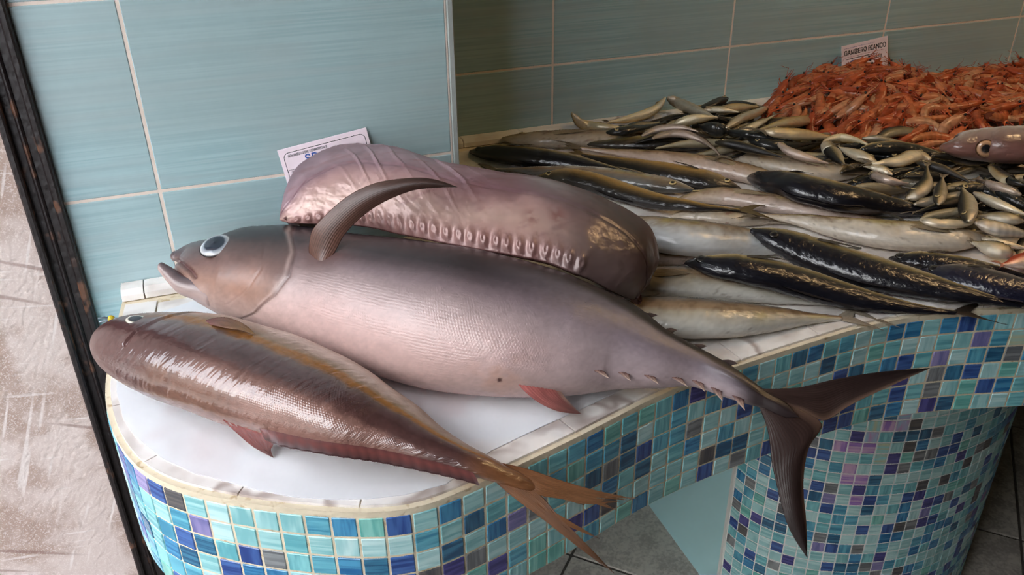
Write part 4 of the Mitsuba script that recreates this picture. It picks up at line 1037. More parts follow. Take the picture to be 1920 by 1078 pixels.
{"name":"s","kind":"dark","sgn":1,"S":[[8940,9758,175,40,26],[9146,9785,158,98,65],[9352,9801,121,111,73],[9557,9799,88,109,72],[9761,9776,61,82,54],[9963,9735,35,48,32],[10165,9683,16,22,15]],"eye":1,"pec":0,"fill":1},
{"name":"s","kind":"dark","sgn":-1,"S":[[11234,6657,184,39,25],[11079,6521,168,95,62],[10919,6397,128,107,71],[10749,6290,92,105,69],[10567,6204,62,79,52],[10376,6136,35,46,31],[10179,6078,15,21,14]],"eye":1,"pec":0,"fill":1},
{"name":"s","kind":"dark","sgn":-1,"S":[[10822,9144,61,44,29],[11036,9105,74,108,71],[11250,9073,81,122,81],[11466,9051,80,120,79],[11682,9042,62,90,60],[11898,9044,50,53,35],[12116,9052,39,24,16]],"eye":1,"pec":0,"fill":1},
{"name":"s","kind":"sard","sgn":1,"S":[[10209,7033,136,38,25],[10356,6967,160,93,62],[10499,6896,170,105,70],[10635,6814,163,104,68],[10764,6721,165,78,52],[10886,6618,179,46,30],[11004,6509,199,21,14]],"eye":1,"pec":0,"fill":1},
{"name":"s","kind":"sard","sgn":-1,"S":[[10072,6847,60,44,29],[9891,6859,74,107,71],[9709,6866,80,121,80],[9529,6863,79,119,79],[9348,6850,61,90,59],[9168,6827,50,53,35],[8989,6799,39,24,16]],"eye":1,"pec":0,"fill":1},
{"name":"s","kind":"dark","sgn":-1,"S":[[9743,9002,30,43,28],[9561,8996,70,105,69],[9379,8992,109,118,78],[9197,8994,151,116,77],[9015,9001,190,88,58],[8834,9013,229,51,34],[8652,9027,255,24,16]],"eye":1,"pec":0,"fill":1},
{"name":"s","kind":"dark","sgn":1,"S":[[8545,8562,50,36,24],[8757,8574,63,89,58],[8969,8582,67,100,66],[9180,8584,66,98,65],[9392,8579,61,74,49],[9604,8567,61,44,29],[9815,8552,66,20,13]],"eye":1,"pec":0,"fill":1},
{"name":"s","kind":"dark","sgn":-1,"S":[[9904,8083,55,43,28],[10054,8015,84,105,69],[10205,7947,114,119,78],[10356,7881,145,117,77],[10507,7815,163,88,58],[10659,7750,166,52,34],[10810,7685,155,24,16]],"eye":1,"pec":0,"fill":1},
{"name":"s","kind":"gold_s","sgn":-1,"S":[[10764,7212,162,38,25],[10949,7220,154,93,61],[11135,7226,118,105,69],[11321,7228,85,103,68],[11506,7227,58,78,51],[11692,7222,33,46,30],[11878,7216,15,21,14]],"eye":1,"pec":0,"fill":1},
{"name":"s","kind":"sard","sgn":-1,"S":[[11712,7719,184,45,30],[11903,7764,175,110,72],[12090,7818,147,124,82],[12271,7885,109,122,81],[12445,7969,72,92,61],[12613,8067,41,54,36],[12778,8174,18,25,16]],"eye":1,"pec":0,"fill":1},
{"name":"s","kind":"sard","sgn":-1,"S":[[9068,6758,127,37,24],[9244,6723,132,90,59],[9416,6678,120,101,67],[9581,6617,89,100,66],[9738,6538,61,75,50],[9887,6441,37,44,29],[10032,6335,16,20,13]],"eye":1,"pec":0,"fill":1},
{"name":"s","kind":"sard","sgn":-1,"S":[[8280,10401,288,37,25],[8093,10287,280,91,60],[7902,10188,256,103,68],[7704,10115,242,101,67],[7497,10072,236,76,50],[7282,10056,204,45,30],[7063,10054,159,21,14]],"eye":1,"pec":0,"fill":1},
{"name":"s","kind":"dark","sgn":1,"S":[[10412,7451,57,37,24],[10206,7462,68,91,60],[10001,7466,80,102,68],[9796,7458,67,101,66],[9593,7435,54,76,50],[9391,7400,42,45,29],[9189,7357,32,21,14]],"eye":1,"pec":0,"fill":1},
{"name":"s","kind":"sard","sgn":1,"S":[[8920,7104,57,42,28],[8735,7155,72,102,68],[8549,7202,77,116,76],[8362,7243,75,114,75],[8174,7276,70,86,57],[7984,7303,68,50,33],[7794,7327,47,23,15]],"eye":1,"pec":0,"fill":1},
{"name":"s","kind":"gold_s","sgn":1,"S":[[9833,7275,58,40,26],[9676,7175,78,98,65],[9514,7085,99,111,73],[9346,7014,115,109,72],[9170,6962,103,82,54],[8989,6929,85,48,32],[8803,6906,68,22,15]],"eye":1,"pec":0,"fill":1},
{"name":"s","kind":"dark","sgn":-1,"S":[[7542,8438,33,38,25],[7715,8449,64,92,61],[7885,8447,92,104,69],[8051,8425,123,102,68],[8212,8377,160,77,51],[8367,8309,195,45,30],[8521,8229,205,21,14]],"eye":1,"pec":0,"fill":1},
{"name":"s","kind":"dark","sgn":-1,"S":[[12392,8425,53,39,25],[12546,8537,65,94,62],[12702,8642,71,107,70],[12865,8736,70,105,69],[13035,8816,54,79,52],[13210,8885,44,46,31],[13390,8947,34,21,14]],"eye":1,"pec":0,"fill":1},
{"name":"s","kind":"dark","sgn":-1,"S":[[10287,10239,50,36,24],[10084,10213,62,89,59],[9880,10186,67,101,66],[9677,10159,66,99,65],[9473,10132,51,75,49],[9270,10104,42,44,29],[9067,10076,33,20,13]],"eye":1,"pec":0,"fill":1},
{"name":"s","kind":"sard","sgn":1,"S":[[8565,6223,35,37,24],[8716,6304,62,90,60],[8867,6383,83,102,67],[9021,6457,107,100,66],[9177,6526,138,76,50],[9336,6590,173,44,29],[9495,6652,180,20,14]],"eye":1,"pec":0,"fill":1},
{"name":"s","kind":"dark","sgn":-1,"S":[[8581,11721,53,38,25],[8387,11763,65,94,62],[8196,11812,71,106,70],[8009,11873,69,104,69],[7827,11948,54,79,52],[7650,12035,44,46,30],[7475,12128,34,21,14]],"eye":1,"pec":0,"fill":1},
{"name":"s","kind":"dark","sgn":1,"S":[[7525,10871,154,37,24],[7733,10868,189,91,60],[7940,10874,204,102,68],[8144,10897,215,101,66],[8345,10938,216,76,50],[8544,10996,210,45,29],[8742,11062,189,21,14]],"eye":1,"pec":0,"fill":1},
{"name":"s","kind":"gold_s","sgn":-1,"S":[[9158,10924,116,39,26],[8961,10969,142,96,64],[8766,11019,155,109,72],[8574,11077,152,107,71],[8385,11145,149,81,53],[8199,11222,134,47,31],[8015,11304,105,22,14]],"eye":1,"pec":0,"fill":1},
{"name":"s","kind":"sard","sgn":-1,"S":[[6989,10677,290,42,28],[6837,10763,308,103,68],[6683,10839,311,117,77],[6524,10898,313,115,76],[6359,10937,302,87,57],[6188,10960,275,51,34],[6015,10972,247,23,15]],"eye":1,"pec":0,"fill":1},
{"name":"s","kind":"sard","sgn":-1,"S":[[13306,6432,59,43,29],[13128,6372,73,106,70],[12949,6311,79,120,79],[12772,6249,78,118,78],[12595,6185,61,89,59],[12418,6119,49,52,34],[12241,6053,38,24,16]],"eye":1,"pec":0,"fill":1},
{"name":"s","kind":"dark","sgn":1,"S":[[8037,11622,54,40,26],[8231,11585,67,97,64],[8422,11541,73,110,72],[8609,11484,72,108,71],[8791,11414,55,81,53],[8969,11331,45,48,31],[9145,11241,35,22,15]],"eye":1,"pec":0,"fill":1},
{"name":"s","kind":"dark","sgn":-1,"S":[[9840,7137,190,36,24],[9640,7181,205,89,59],[9441,7229,188,100,66],[9244,7282,151,99,65],[9049,7343,121,74,49],[8856,7409,104,44,29],[8663,7479,97,20,13]],"eye":1,"pec":0,"fill":1},
{"name":"s","kind":"sard","sgn":-1,"S":[[11382,6866,172,42,28],[11561,6797,179,103,68],[11738,6724,157,116,77],[11913,6645,131,115,76],[12084,6559,94,86,57],[12253,6467,60,51,33],[12420,6372,30,23,15]],"eye":1,"pec":0,"fill":1},
{"name":"s","kind":"sard","sgn":1,"S":[[9327,7778,118,42,28],[9171,7871,157,103,68],[9015,7966,193,117,77],[8859,8061,205,115,76],[8704,8156,223,86,57],[8549,8253,246,51,34],[8395,8350,255,23,15]],"eye":1,"pec":0,"fill":1},
{"name":"s","kind":"gold_s","sgn":1,"S":[[9128,10595,62,36,24],[8938,10543,118,88,58],[8752,10483,174,100,66],[8571,10411,229,98,65],[8396,10324,274,74,49],[8228,10225,321,43,29],[8063,10118,336,20,13]],"eye":1,"pec":0,"fill":1},
{"name":"s","kind":"sard","sgn":1,"S":[[10181,8024,223,36,24],[10380,8046,215,89,59],[10577,8055,164,100,66],[10771,8043,116,99,65],[10963,8006,73,74,49],[11151,7947,36,44,29],[11338,7877,15,20,13]],"eye":1,"pec":0,"fill":1},
{"name":"s","kind":"sard","sgn":-1,"S":[[7548,10708,318,44,29],[7755,10744,315,107,71],[7961,10768,304,121,80],[8166,10770,268,119,78],[8370,10745,225,90,59],[8572,10699,172,53,35],[8773,10639,119,24,16]],"eye":1,"pec":0,"fill":1},
{"name":"s","kind":"sard","sgn":-1,"S":[[9922,7173,304,41,27],[9735,7249,307,101,66],[9552,7334,280,114,75],[9379,7433,239,112,74],[9216,7548,186,84,56],[9062,7678,134,49,33],[8913,7816,81,23,15]],"eye":1,"pec":0,"fill":1},
{"name":"s","kind":"dark","sgn":-1,"S":[[12442,8338,62,40,26],[12589,8218,75,98,65],[12741,8107,88,111,73],[12901,8012,72,109,72],[13070,7935,58,82,54],[13248,7873,46,48,32],[13431,7820,34,22,15]],"eye":1,"pec":0,"fill":1},
{"name":"s","kind":"dark","sgn":-1,"S":[[12780,6610,68,42,28],[12576,6587,86,103,68],[12378,6551,107,116,77],[12188,6491,113,114,75],[12009,6405,103,86,57],[11839,6296,79,50,33],[11675,6173,58,23,15]],"eye":1,"pec":0,"fill":1},
{"name":"s","kind":"sard","sgn":1,"S":[[10424,10094,50,38,25],[10253,10017,69,93,61],[10085,9936,85,105,69],[9921,9848,104,103,68],[9762,9752,120,78,51],[9606,9649,104,46,30],[9453,9543,83,21,14]],"eye":1,"pec":0,"fill":1},
{"name":"s","kind":"sard","sgn":1,"S":[[11554,8795,54,45,30],[11734,8740,73,110,72],[11916,8695,82,124,82],[12100,8664,82,122,80],[12285,8652,87,92,61],[12473,8656,100,54,36],[12661,8669,120,25,16]],"eye":1,"pec":0,"fill":1},
{"name":"s","kind":"dark","sgn":1,"S":[[8851,6892,133,39,26],[8651,6890,152,96,63],[8454,6901,178,108,71],[8262,6935,210,106,70],[8078,6995,210,80,53],[7899,7078,215,47,31],[7723,7175,227,22,14]],"eye":1,"pec":0,"fill":1},
{"name":"s","kind":"gold_s","sgn":-1,"S":[[8925,10858,299,41,27],[8743,10886,303,99,66],[8564,10924,298,112,74],[8391,10978,294,110,73],[8226,11051,263,83,55],[8066,11140,220,49,32],[7910,11238,178,23,15]],"eye":1,"pec":0,"fill":1},
{"name":"s","kind":"dark","sgn":1,"S":[[8863,7753,256,37,25],[9072,7756,266,91,60],[9278,7773,242,103,68],[9475,7817,197,101,67],[9664,7891,159,76,50],[9844,7990,134,45,30],[10020,8105,121,21,14]],"eye":1,"pec":0,"fill":1},
{"name":"s","kind":"gold_s","sgn":1,"S":[[9808,8680,119,43,29],[9629,8621,152,106,70],[9450,8574,169,120,79],[9268,8545,183,118,78],[9084,8536,185,89,59],[8899,8547,184,52,34],[8712,8567,179,24,16]],"eye":1,"pec":0,"fill":1},
{"name":"s","kind":"sard","sgn":1,"S":[[10429,7598,218,43,28],[10631,7608,231,104,69],[10832,7609,219,118,78],[11031,7597,180,116,77],[11229,7568,149,87,58],[11425,7525,131,51,34],[11621,7474,126,24,16]],"eye":1,"pec":0,"fill":1},
{"name":"s","kind":"dark","sgn":1,"S":[[7775,10145,371,40,26],[7569,10178,349,97,64],[7364,10211,294,109,72],[7158,10244,245,108,71],[6952,10276,207,81,53],[6747,10309,187,48,31],[6541,10341,152,22,14]],"eye":1,"pec":0,"fill":1},
{"name":"s","kind":"dark","sgn":1,"S":[[10491,9855,150,43,28],[10297,9854,181,105,69],[10107,9839,210,119,78],[9924,9801,225,117,77],[9749,9735,222,88,58],[9581,9646,202,52,34],[9417,9542,180,24,16]],"eye":1,"pec":0,"fill":1},
{"name":"s","kind":"gold_s","sgn":-1,"S":[[9450,10013,131,43,28],[9244,10042,131,105,69],[9038,10061,125,119,79],[8833,10064,93,117,77],[8628,10047,65,88,58],[8424,10013,42,52,34],[8220,9969,21,24,16]],"eye":1,"pec":0,"fill":1},
{"name":"s","kind":"dark","sgn":1,"S":[[8701,9572,102,38,25],[8504,9588,147,94,62],[8310,9613,166,106,70],[8121,9656,190,104,69],[7937,9718,223,79,52],[7759,9798,261,46,30],[7583,9888,278,21,14]],"eye":1,"pec":0,"fill":1},
{"name":"s","kind":"sard","sgn":1,"S":[[8298,7598,201,40,26],[8474,7583,206,98,65],[8650,7571,208,111,73],[8826,7562,217,109,72],[9002,7557,235,82,54],[9179,7555,260,48,32],[9355,7555,276,22,15]],"eye":1,"pec":0,"fill":1},
{"name":"s","kind":"gold_s","sgn":-1,"S":[[10129,8611,170,42,28],[10331,8566,172,103,68],[10533,8532,132,116,77],[10735,8519,96,114,75],[10938,8530,65,86,57],[11140,8562,37,51,33],[11343,8606,17,23,15]],"eye":1,"pec":0,"fill":1},
{"name":"s","kind":"dark","sgn":1,"S":[[7265,11188,50,44,29],[7438,11229,72,108,71],[7605,11281,81,122,81],[7763,11350,87,120,79],[7910,11441,95,91,60],[8047,11550,108,53,35],[8179,11669,122,25,16]],"eye":1,"pec":0,"fill":1},
{"name":"s","kind":"dark","sgn":1,"S":[[12874,7122,46,45,30],[12695,7069,75,110,73],[12521,7007,90,125,82],[12357,6929,107,122,81],[12202,6832,130,92,61],[12057,6719,159,54,36],[11917,6596,193,25,16]],"eye":1,"pec":0,"fill":1},
{"name":"s","kind":"gold_s","sgn":-1,"S":[[11673,6495,137,45,30],[11821,6390,160,110,73],[11974,6300,181,124,82],[12134,6235,160,122,81],[12303,6201,146,92,61],[12480,6192,143,54,36],[12661,6198,148,25,16]],"eye":1,"pec":0,"fill":1},
{"name":"s","kind":"gold_s","sgn":-1,"S":[[7817,12004,153,43,28],[7619,11982,166,105,69],[7420,11964,181,118,78],[7222,11953,194,116,77],[7023,11949,192,88,58],[6824,11953,183,52,34],[6625,11960,165,24,16]],"eye":1,"pec":0,"fill":1},
{"name":"s","kind":"sard","sgn":1,"S":[[11945,9110,90,39,26],[12110,9210,80,95,63],[12280,9300,72,108,71],[12455,9374,70,106,70],[12637,9429,54,80,53],[12825,9468,40,47,31],[13016,9497,28,22,14]],"eye":1,"pec":0,"fill":1},
{"name":"s","kind":"sard","sgn":1,"S":[[10300,7844,196,37,25],[10153,7723,217,91,60],[10001,7615,247,103,68],[9838,7528,288,101,67],[9665,7467,334,76,50],[9482,7427,362,45,30],[9293,7400,364,21,14]],"eye":1,"pec":0,"fill":1},
{"name":"s","kind":"dark","sgn":1,"S":[[9508,7343,446,44,29],[9685,7333,431,108,71],[9859,7310,399,122,81],[10026,7268,350,120,79],[10185,7201,303,90,60],[10337,7115,259,53,35],[10485,7017,220,24,16]],"eye":1,"pec":0,"fill":1},
{"name":"s","kind":"sard","sgn":-1,"S":[[8622,8132,342,40,26],[8792,8093,334,98,65],[8961,8067,309,111,73],[9130,8062,263,109,72],[9297,8083,215,82,54],[9463,8125,166,48,32],[9629,8180,116,22,15]],"eye":1,"pec":0,"fill":1},
{"name":"s","kind":"sard","sgn":1,"S":[[10862,6582,258,44,29],[11003,6451,252,108,71],[11149,6329,198,122,81],[11305,6223,145,120,79],[11472,6136,94,90,60],[11648,6064,47,53,35],[11830,6001,17,24,16]],"eye":1,"pec":0,"fill":1},
{"name":"s","kind":"dark","sgn":-1,"S":[[9632,7214,511,44,29],[9799,7130,483,108,72],[9969,7054,430,123,81],[10143,6991,378,121,80],[10322,6944,329,91,60],[10505,6910,283,53,35],[10691,6884,239,25,16]],"eye":1,"pec":0,"fill":1},
{"name":"s","kind":"dark","sgn":-1,"S":[[10588,8803,146,40,27],[10789,8820,133,99,65],[10988,8825,121,112,74],[11185,8809,116,110,72],[11378,8770,120,83,55],[11568,8711,131,49,32],[11757,8639,141,22,15]],"eye":1,"pec":0,"fill":1},
{"name":"s","kind":"dark","sgn":1,"S":[[11106,8424,161,41,27],[10933,8475,196,101,67],[10766,8536,228,115,76],[10610,8614,247,113,74],[10465,8713,251,85,56],[10330,8829,243,50,33],[10202,8955,238,23,15]],"eye":1,"pec":0,"fill":1},
{"name":"s","kind":"sard","sgn":-1,"S":[[8489,11505,184,43,28],[8349,11619,202,105,70],[8203,11723,208,119,79],[8049,11807,215,117,77],[7884,11869,225,88,58],[7711,11912,239,52,34],[7533,11945,250,24,16]],"eye":1,"pec":0,"fill":1},
{"name":"s","kind":"gold_s","sgn":1,"S":[[7315,11628,246,45,29],[7498,11717,278,109,72],[7684,11801,310,123,81],[7872,11876,329,121,80],[8064,11943,321,91,60],[8259,12001,297,54,35],[8456,12054,273,25,16]],"eye":1,"pec":0,"fill":1},
{"name":"s","kind":"sard","sgn":1,"S":[[7992,12111,60,44,29],[7832,12194,74,107,71],[7669,12267,80,121,80],[7502,12321,79,119,78],[7329,12356,61,90,59],[7151,12372,50,53,35],[6971,12379,39,24,16]],"eye":1,"pec":0,"fill":1},
{"name":"s","kind":"sard","sgn":1,"S":[[10637,7188,258,39,26],[10823,7177,268,96,63],[11006,7156,258,108,71],[11185,7117,228,106,70],[11357,7058,195,80,53],[11525,6982,169,47,31],[11691,6895,148,22,14]],"eye":1,"pec":0,"fill":1},
{"name":"s","kind":"sard","sgn":1,"S":[[9039,7223,240,39,26],[9201,7100,248,95,63],[9368,6988,242,108,71],[9543,6895,222,106,70],[9728,6823,202,80,53],[9922,6770,169,47,31],[10120,6727,128,22,14]],"eye":1,"pec":0,"fill":1},
{"name":"s","kind":"dark","sgn":1,"S":[[8872,9614,101,38,25],[9076,9592,159,93,61],[9278,9585,209,105,69],[9475,9604,259,103,68],[9667,9652,302,78,51],[9854,9726,339,46,30],[10040,9814,365,21,14]],"eye":1,"pec":0,"fill":1},
{"name":"s","kind":"dark","sgn":1,"S":[[7972,7146,243,38,25],[8168,7175,225,93,62],[8362,7189,213,106,70],[8552,7177,206,104,69],[8739,7136,188,78,52],[8921,7069,173,46,30],[9102,6987,162,21,14]],"eye":1,"pec":0,"fill":1},
{"name":"s","kind":"dark","sgn":-1,"S":[[8240,11938,446,43,29],[8077,11835,457,106,70],[7909,11747,452,120,79],[7735,11685,430,118,78],[7553,11654,400,89,59],[7364,11649,362,52,34],[7171,11659,320,24,16]],"eye":1,"pec":0,"fill":1},
{"name":"s","kind":"sard","sgn":1,"S":[[11439,7859,33,39,25],[11609,7939,64,94,62],[11781,8004,91,107,70],[11957,8043,123,105,69],[12137,8052,158,79,52],[12320,8035,176,46,31],[12505,8003,173,21,14]],"eye":1,"pec":0,"fill":1},
{"name":"s","kind":"gold_s","sgn":1,"S":[[13233,8932,109,39,26],[13030,8978,115,95,62],[12826,9019,105,107,71],[12621,9051,99,105,69],[12415,9072,102,79,52],[12207,9083,111,47,31],[11998,9090,119,21,14]],"eye":1,"pec":0,"fill":1},
{"name":"s","kind":"sard","sgn":1,"S":[[9134,10360,173,43,28],[8987,10264,190,106,70],[8836,10182,202,119,79],[8678,10123,185,117,77],[8513,10090,154,88,58],[8341,10080,123,52,34],[8165,10083,92,24,16]],"eye":1,"pec":0,"fill":1},
{"name":"s","kind":"sard","sgn":-1,"S":[[11173,8293,45,39,25],[11368,8267,64,94,62],[11562,8245,81,107,70],[11758,8230,103,105,69],[11953,8223,112,79,52],[12149,8222,107,46,31],[12346,8226,84,21,14]],"eye":1,"pec":0,"fill":1},
{"name":"s","kind":"dark","sgn":-1,"S":[[10507,7634,325,38,25],[10648,7538,340,94,62],[10790,7444,330,106,70],[10936,7357,326,104,69],[11085,7276,331,78,52],[11237,7200,311,46,30],[11392,7127,285,21,14]],"eye":1,"pec":0,"fill":1},
{"name":"s","kind":"sard","sgn":-1,"S":[[9113,7372,236,43,28],[8939,7344,246,105,70],[8765,7323,260,119,79],[8590,7312,278,117,77],[8415,7312,278,88,58],[8240,7322,254,52,34],[8065,7338,229,24,16]],"eye":1,"pec":0,"fill":1},
{"name":"s","kind":"sard","sgn":1,"S":[[12304,8893,80,42,28],[12136,8882,115,102,68],[11968,8874,150,116,76],[11801,8874,164,114,75],[11633,8883,168,86,56],[11466,8899,174,50,33],[11299,8919,184,23,15]],"eye":1,"pec":0,"fill":1},
{"name":"s","kind":"gold_s","sgn":1,"S":[[7921,11265,230,42,28],[7738,11236,238,104,69],[7557,11199,252,118,78],[7380,11148,272,116,76],[7210,11080,300,87,57],[7044,10998,321,51,34],[6881,10908,324,24,16]],"eye":1,"pec":0,"fill":1},
{"name":"s","kind":"dark","sgn":1,"S":[[11148,6337,342,45,30],[10995,6424,336,109,72],[10838,6496,293,124,82],[10677,6543,252,122,80],[10510,6560,211,92,60],[10338,6552,162,54,36],[10163,6529,112,25,16]],"eye":1,"pec":0,"fill":1},
{"name":"s","kind":"sard","sgn":1,"S":[[12199,8630,192,41,27],[12321,8726,198,101,67],[12445,8819,193,114,75],[12572,8907,195,112,74],[12703,8989,203,85,56],[12837,9066,195,50,33],[12973,9141,173,23,15]],"eye":1,"pec":0,"fill":1},
{"name":"s","kind":"dark","sgn":1,"S":[[10265,9615,302,40,26],[10061,9626,340,97,64],[9860,9625,373,110,73],[9662,9602,384,108,72],[9469,9554,377,82,54],[9280,9485,359,48,32],[9093,9404,340,22,15]],"eye":1,"pec":0,"fill":1},
{"name":"s","kind":"gold_s","sgn":1,"S":[[12082,7837,284,44,29],[12261,7919,267,108,71],[12443,7990,251,122,80],[12628,8040,220,120,79],[12819,8068,192,90,59],[13014,8076,146,53,35],[13211,8073,100,24,16]],"eye":1,"pec":0,"fill":1},
{"name":"s","kind":"dark","sgn":-1,"S":[[9869,6082,55,37,25],[10035,6161,107,91,60],[10204,6234,160,103,68],[10376,6293,212,101,67],[10553,6339,264,76,50],[10733,6372,316,45,29],[10916,6397,363,21,14]],"eye":1,"pec":0,"fill":1},
{"name":"s","kind":"sard","sgn":1,"S":[[12809,8422,109,40,26],[12597,8372,150,98,64],[12384,8332,166,110,73],[12170,8311,186,109,72],[11955,8313,204,82,54],[11739,8333,207,48,32],[11523,8365,202,22,15]],"eye":1,"pec":0,"fill":1},
{"name":"s","kind":"dark","sgn":-1,"S":[[9589,9173,234,37,24],[9429,9278,247,91,60],[9265,9375,260,102,68],[9096,9458,272,101,66],[8919,9526,285,76,50],[8737,9580,277,45,29],[8551,9627,258,21,14]],"eye":1,"pec":0,"fill":1},
{"name":"s","kind":"gold_s","sgn":1,"S":[[9060,9504,391,39,26],[9205,9419,385,96,64],[9352,9342,344,109,72],[9505,9279,303,107,71],[9664,9234,263,81,53],[9828,9204,215,47,31],[9994,9183,168,22,14]],"eye":1,"pec":0,"fill":1},
{"name":"s","kind":"dark","sgn":1,"S":[[6696,11260,350,43,28],[6888,11225,381,106,70],[7080,11197,388,119,79],[7273,11181,399,117,77],[7466,11179,392,88,58],[7660,11189,378,52,34],[7854,11206,361,24,16]],"eye":1,"pec":0,"fill":1},
{"name":"s","kind":"sard","sgn":-1,"S":[[9967,7959,312,41,27],[10165,8001,328,100,66],[10358,8055,328,113,74],[10541,8130,304,111,73],[10712,8228,280,83,55],[10873,8347,261,49,32],[11028,8478,248,23,15]],"eye":1,"pec":0,"fill":1},
{"name":"s","kind":"dark","sgn":-1,"S":[[9214,12334,86,40,27],[9024,12308,133,99,65],[8840,12271,179,112,74],[8665,12212,225,110,72],[8500,12129,270,83,54],[8343,12024,317,48,32],[8192,11908,364,22,15]],"eye":1,"pec":0,"fill":1},
{"name":"s","kind":"dark","sgn":-1,"S":[[9765,8465,237,39,26],[9565,8436,267,95,63],[9365,8404,279,108,71],[9166,8367,273,106,70],[8969,8324,271,80,53],[8772,8276,276,47,31],[8577,8224,286,22,14]],"eye":1,"pec":0,"fill":1},
{"name":"s","kind":"dark","sgn":-1,"S":[[6920,10866,437,38,25],[7097,10929,440,94,62],[7274,10979,444,106,70],[7453,11003,435,105,69],[7634,11000,398,79,52],[7816,10972,364,46,31],[7999,10930,335,21,14]],"eye":1,"pec":0,"fill":1},
{"name":"s","kind":"dark","sgn":-1,"S":[[11776,7544,237,41,27],[11582,7577,236,101,67],[11393,7621,243,114,75],[11212,7686,255,112,74],[11042,7773,248,84,56],[10881,7881,235,50,33],[10724,8000,225,23,15]],"eye":1,"pec":0,"fill":1},
{"name":"s","kind":"dark","sgn":1,"S":[[6008,11352,281,41,27],[6140,11460,286,99,66],[6278,11556,284,112,74],[6424,11629,274,110,73],[6580,11677,265,83,55],[6745,11702,257,49,32],[6915,11715,241,23,15]],"eye":1,"pec":0,"fill":1},
{"name":"s","kind":"dark","sgn":1,"S":[[7310,10363,283,40,26],[7137,10441,277,97,64],[6962,10513,274,110,72],[6783,10575,269,108,71],[6601,10625,264,81,53],[6415,10665,246,48,31],[6228,10699,225,22,15]],"eye":1,"pec":0,"fill":1},
{"name":"s","kind":"dark","sgn":-1,"S":[[8153,8719,52,42,28],[8314,8677,99,102,68],[8475,8630,146,116,76],[8632,8576,193,114,75],[8786,8513,241,86,57],[8937,8443,288,50,33],[9086,8368,328,23,15]],"eye":1,"pec":0,"fill":1},
{"name":"s","kind":"dark","sgn":-1,"S":[[9183,8840,281,41,27],[9065,8968,301,101,67],[8941,9085,302,114,75],[8804,9182,290,112,74],[8654,9256,282,84,56],[8492,9310,273,50,33],[8323,9353,245,23,15]],"eye":1,"pec":0,"fill":1},
{"name":"s","kind":"dark","sgn":-1,"S":[[8300,10533,334,39,25],[8133,10420,372,94,62],[7962,10319,389,107,70],[7783,10238,410,105,69],[7595,10181,436,79,52],[7400,10145,426,46,31],[7200,10121,409,21,14]],"eye":1,"pec":0,"fill":1},
{"name":"s","kind":"gold_s","sgn":-1,"S":[[7693,12312,181,42,28],[7911,12297,188,103,68],[8123,12267,197,117,77],[8326,12212,192,115,76],[8520,12129,188,87,57],[8705,12021,184,51,34],[8885,11899,180,23,15]],"eye":1,"pec":0,"fill":1},
{"name":"s","kind":"dark","sgn":1,"S":[[11861,7048,233,39,26],[11666,7048,259,96,63],[11475,7036,285,108,72],[11290,7001,303,107,70],[11112,6941,287,80,53],[10939,6858,273,47,31],[10770,6763,263,22,14]],"eye":1,"pec":0,"fill":1},
{"name":"s","kind":"gold_s","sgn":-1,"S":[[9436,8520,393,41,27],[9625,8481,378,100,66],[9815,8447,326,113,75],[10007,8423,279,111,73],[10199,8411,243,84,55],[10392,8410,218,49,32],[10586,8414,171,23,15]],"eye":1,"pec":0,"fill":1},
{"name":"s","kind":"dark","sgn":-1,"S":[[5978,12216,50,36,24],[6180,12197,61,88,58],[6383,12177,66,100,66],[6585,12158,65,98,65],[6787,12138,51,74,49],[6989,12118,41,43,29],[7191,12098,32,20,13]],"eye":1,"pec":0,"fill":1},
{"name":"s","kind":"dark","sgn":1,"S":[[7402,9748,317,38,25],[7559,9867,349,92,61],[7721,9973,375,104,69],[7893,10054,389,102,68],[8075,10107,386,77,51],[8266,10137,371,45,30],[8462,10152,348,21,14]],"eye":1,"pec":0,"fill":1},
{"name":"s","kind":"dark","sgn":1,"S":[[9909,6825,208,43,28],[10067,6738,233,105,69],[10228,6664,264,118,78],[10395,6611,302,116,77],[10567,6584,345,88,58],[10744,6579,377,51,34],[10925,6586,397,24,16]],"eye":1,"pec":0,"fill":1},
{"name":"s","kind":"gold_s","sgn":1,"S":[[7716,11379,413,40,28],[7797,11403,420,86,58],[7893,11426,428,106,72],[8074,11558,393,121,82],[8234,11647,363,123,84],[8393,11724,334,109,74],[8578,11829,292,86,59],[8785,11954,240,51,35],[9002,12081,183,27,18]],"eye":0,"pec":0},
{"name":"s","kind":"sard","sgn":1,"S":[[7516,11468,464,30,21],[7558,11442,471,63,43],[7615,11417,474,77,52],[7668,11376,481,84,57],[7714,11321,490,82,56],[7771,11277,491,71,48],[7838,11242,484,55,37],[7901,11200,476,32,22],[7959,11146,467,16,11]],"eye":0,"pec":0},
{"name":"s","kind":"gold_s","sgn":1,"S":[[5627,12430,306,69,47],[5698,12429,222,132,89],[5796,12430,149,130,88],[5909,12407,115,121,82],[5973,12243,136,121,82],[6062,12127,149,104,71],[6175,12058,148,80,55],[6302,12007,141,47,32],[6443,11976,131,24,17]],"eye":1,"pec":0},
{"name":"s","kind":"gold_s","sgn":1,"S":[[7325,12430,399,50,34],[7262,12431,323,102,69],[7171,12431,251,117,79],[7053,12431,204,124,84],[6909,12430,172,122,83],[6757,12430,151,106,72],[6602,12430,136,82,56],[6441,12430,127,48,32],[6274,12430,129,25,17]],"eye":1,"pec":0},
{"name":"s","kind":"sard","sgn":1,"S":[[7429,12430,397,63,43],[7518,12430,353,126,86],[7590,12370,321,130,89],[7488,12015,385,142,96],[7394,11674,446,136,93],[7359,11424,477,116,79],[7334,11191,503,89,60],[7317,10970,526,50,34],[7364,10844,518,26,18]],"eye":1,"pec":0},
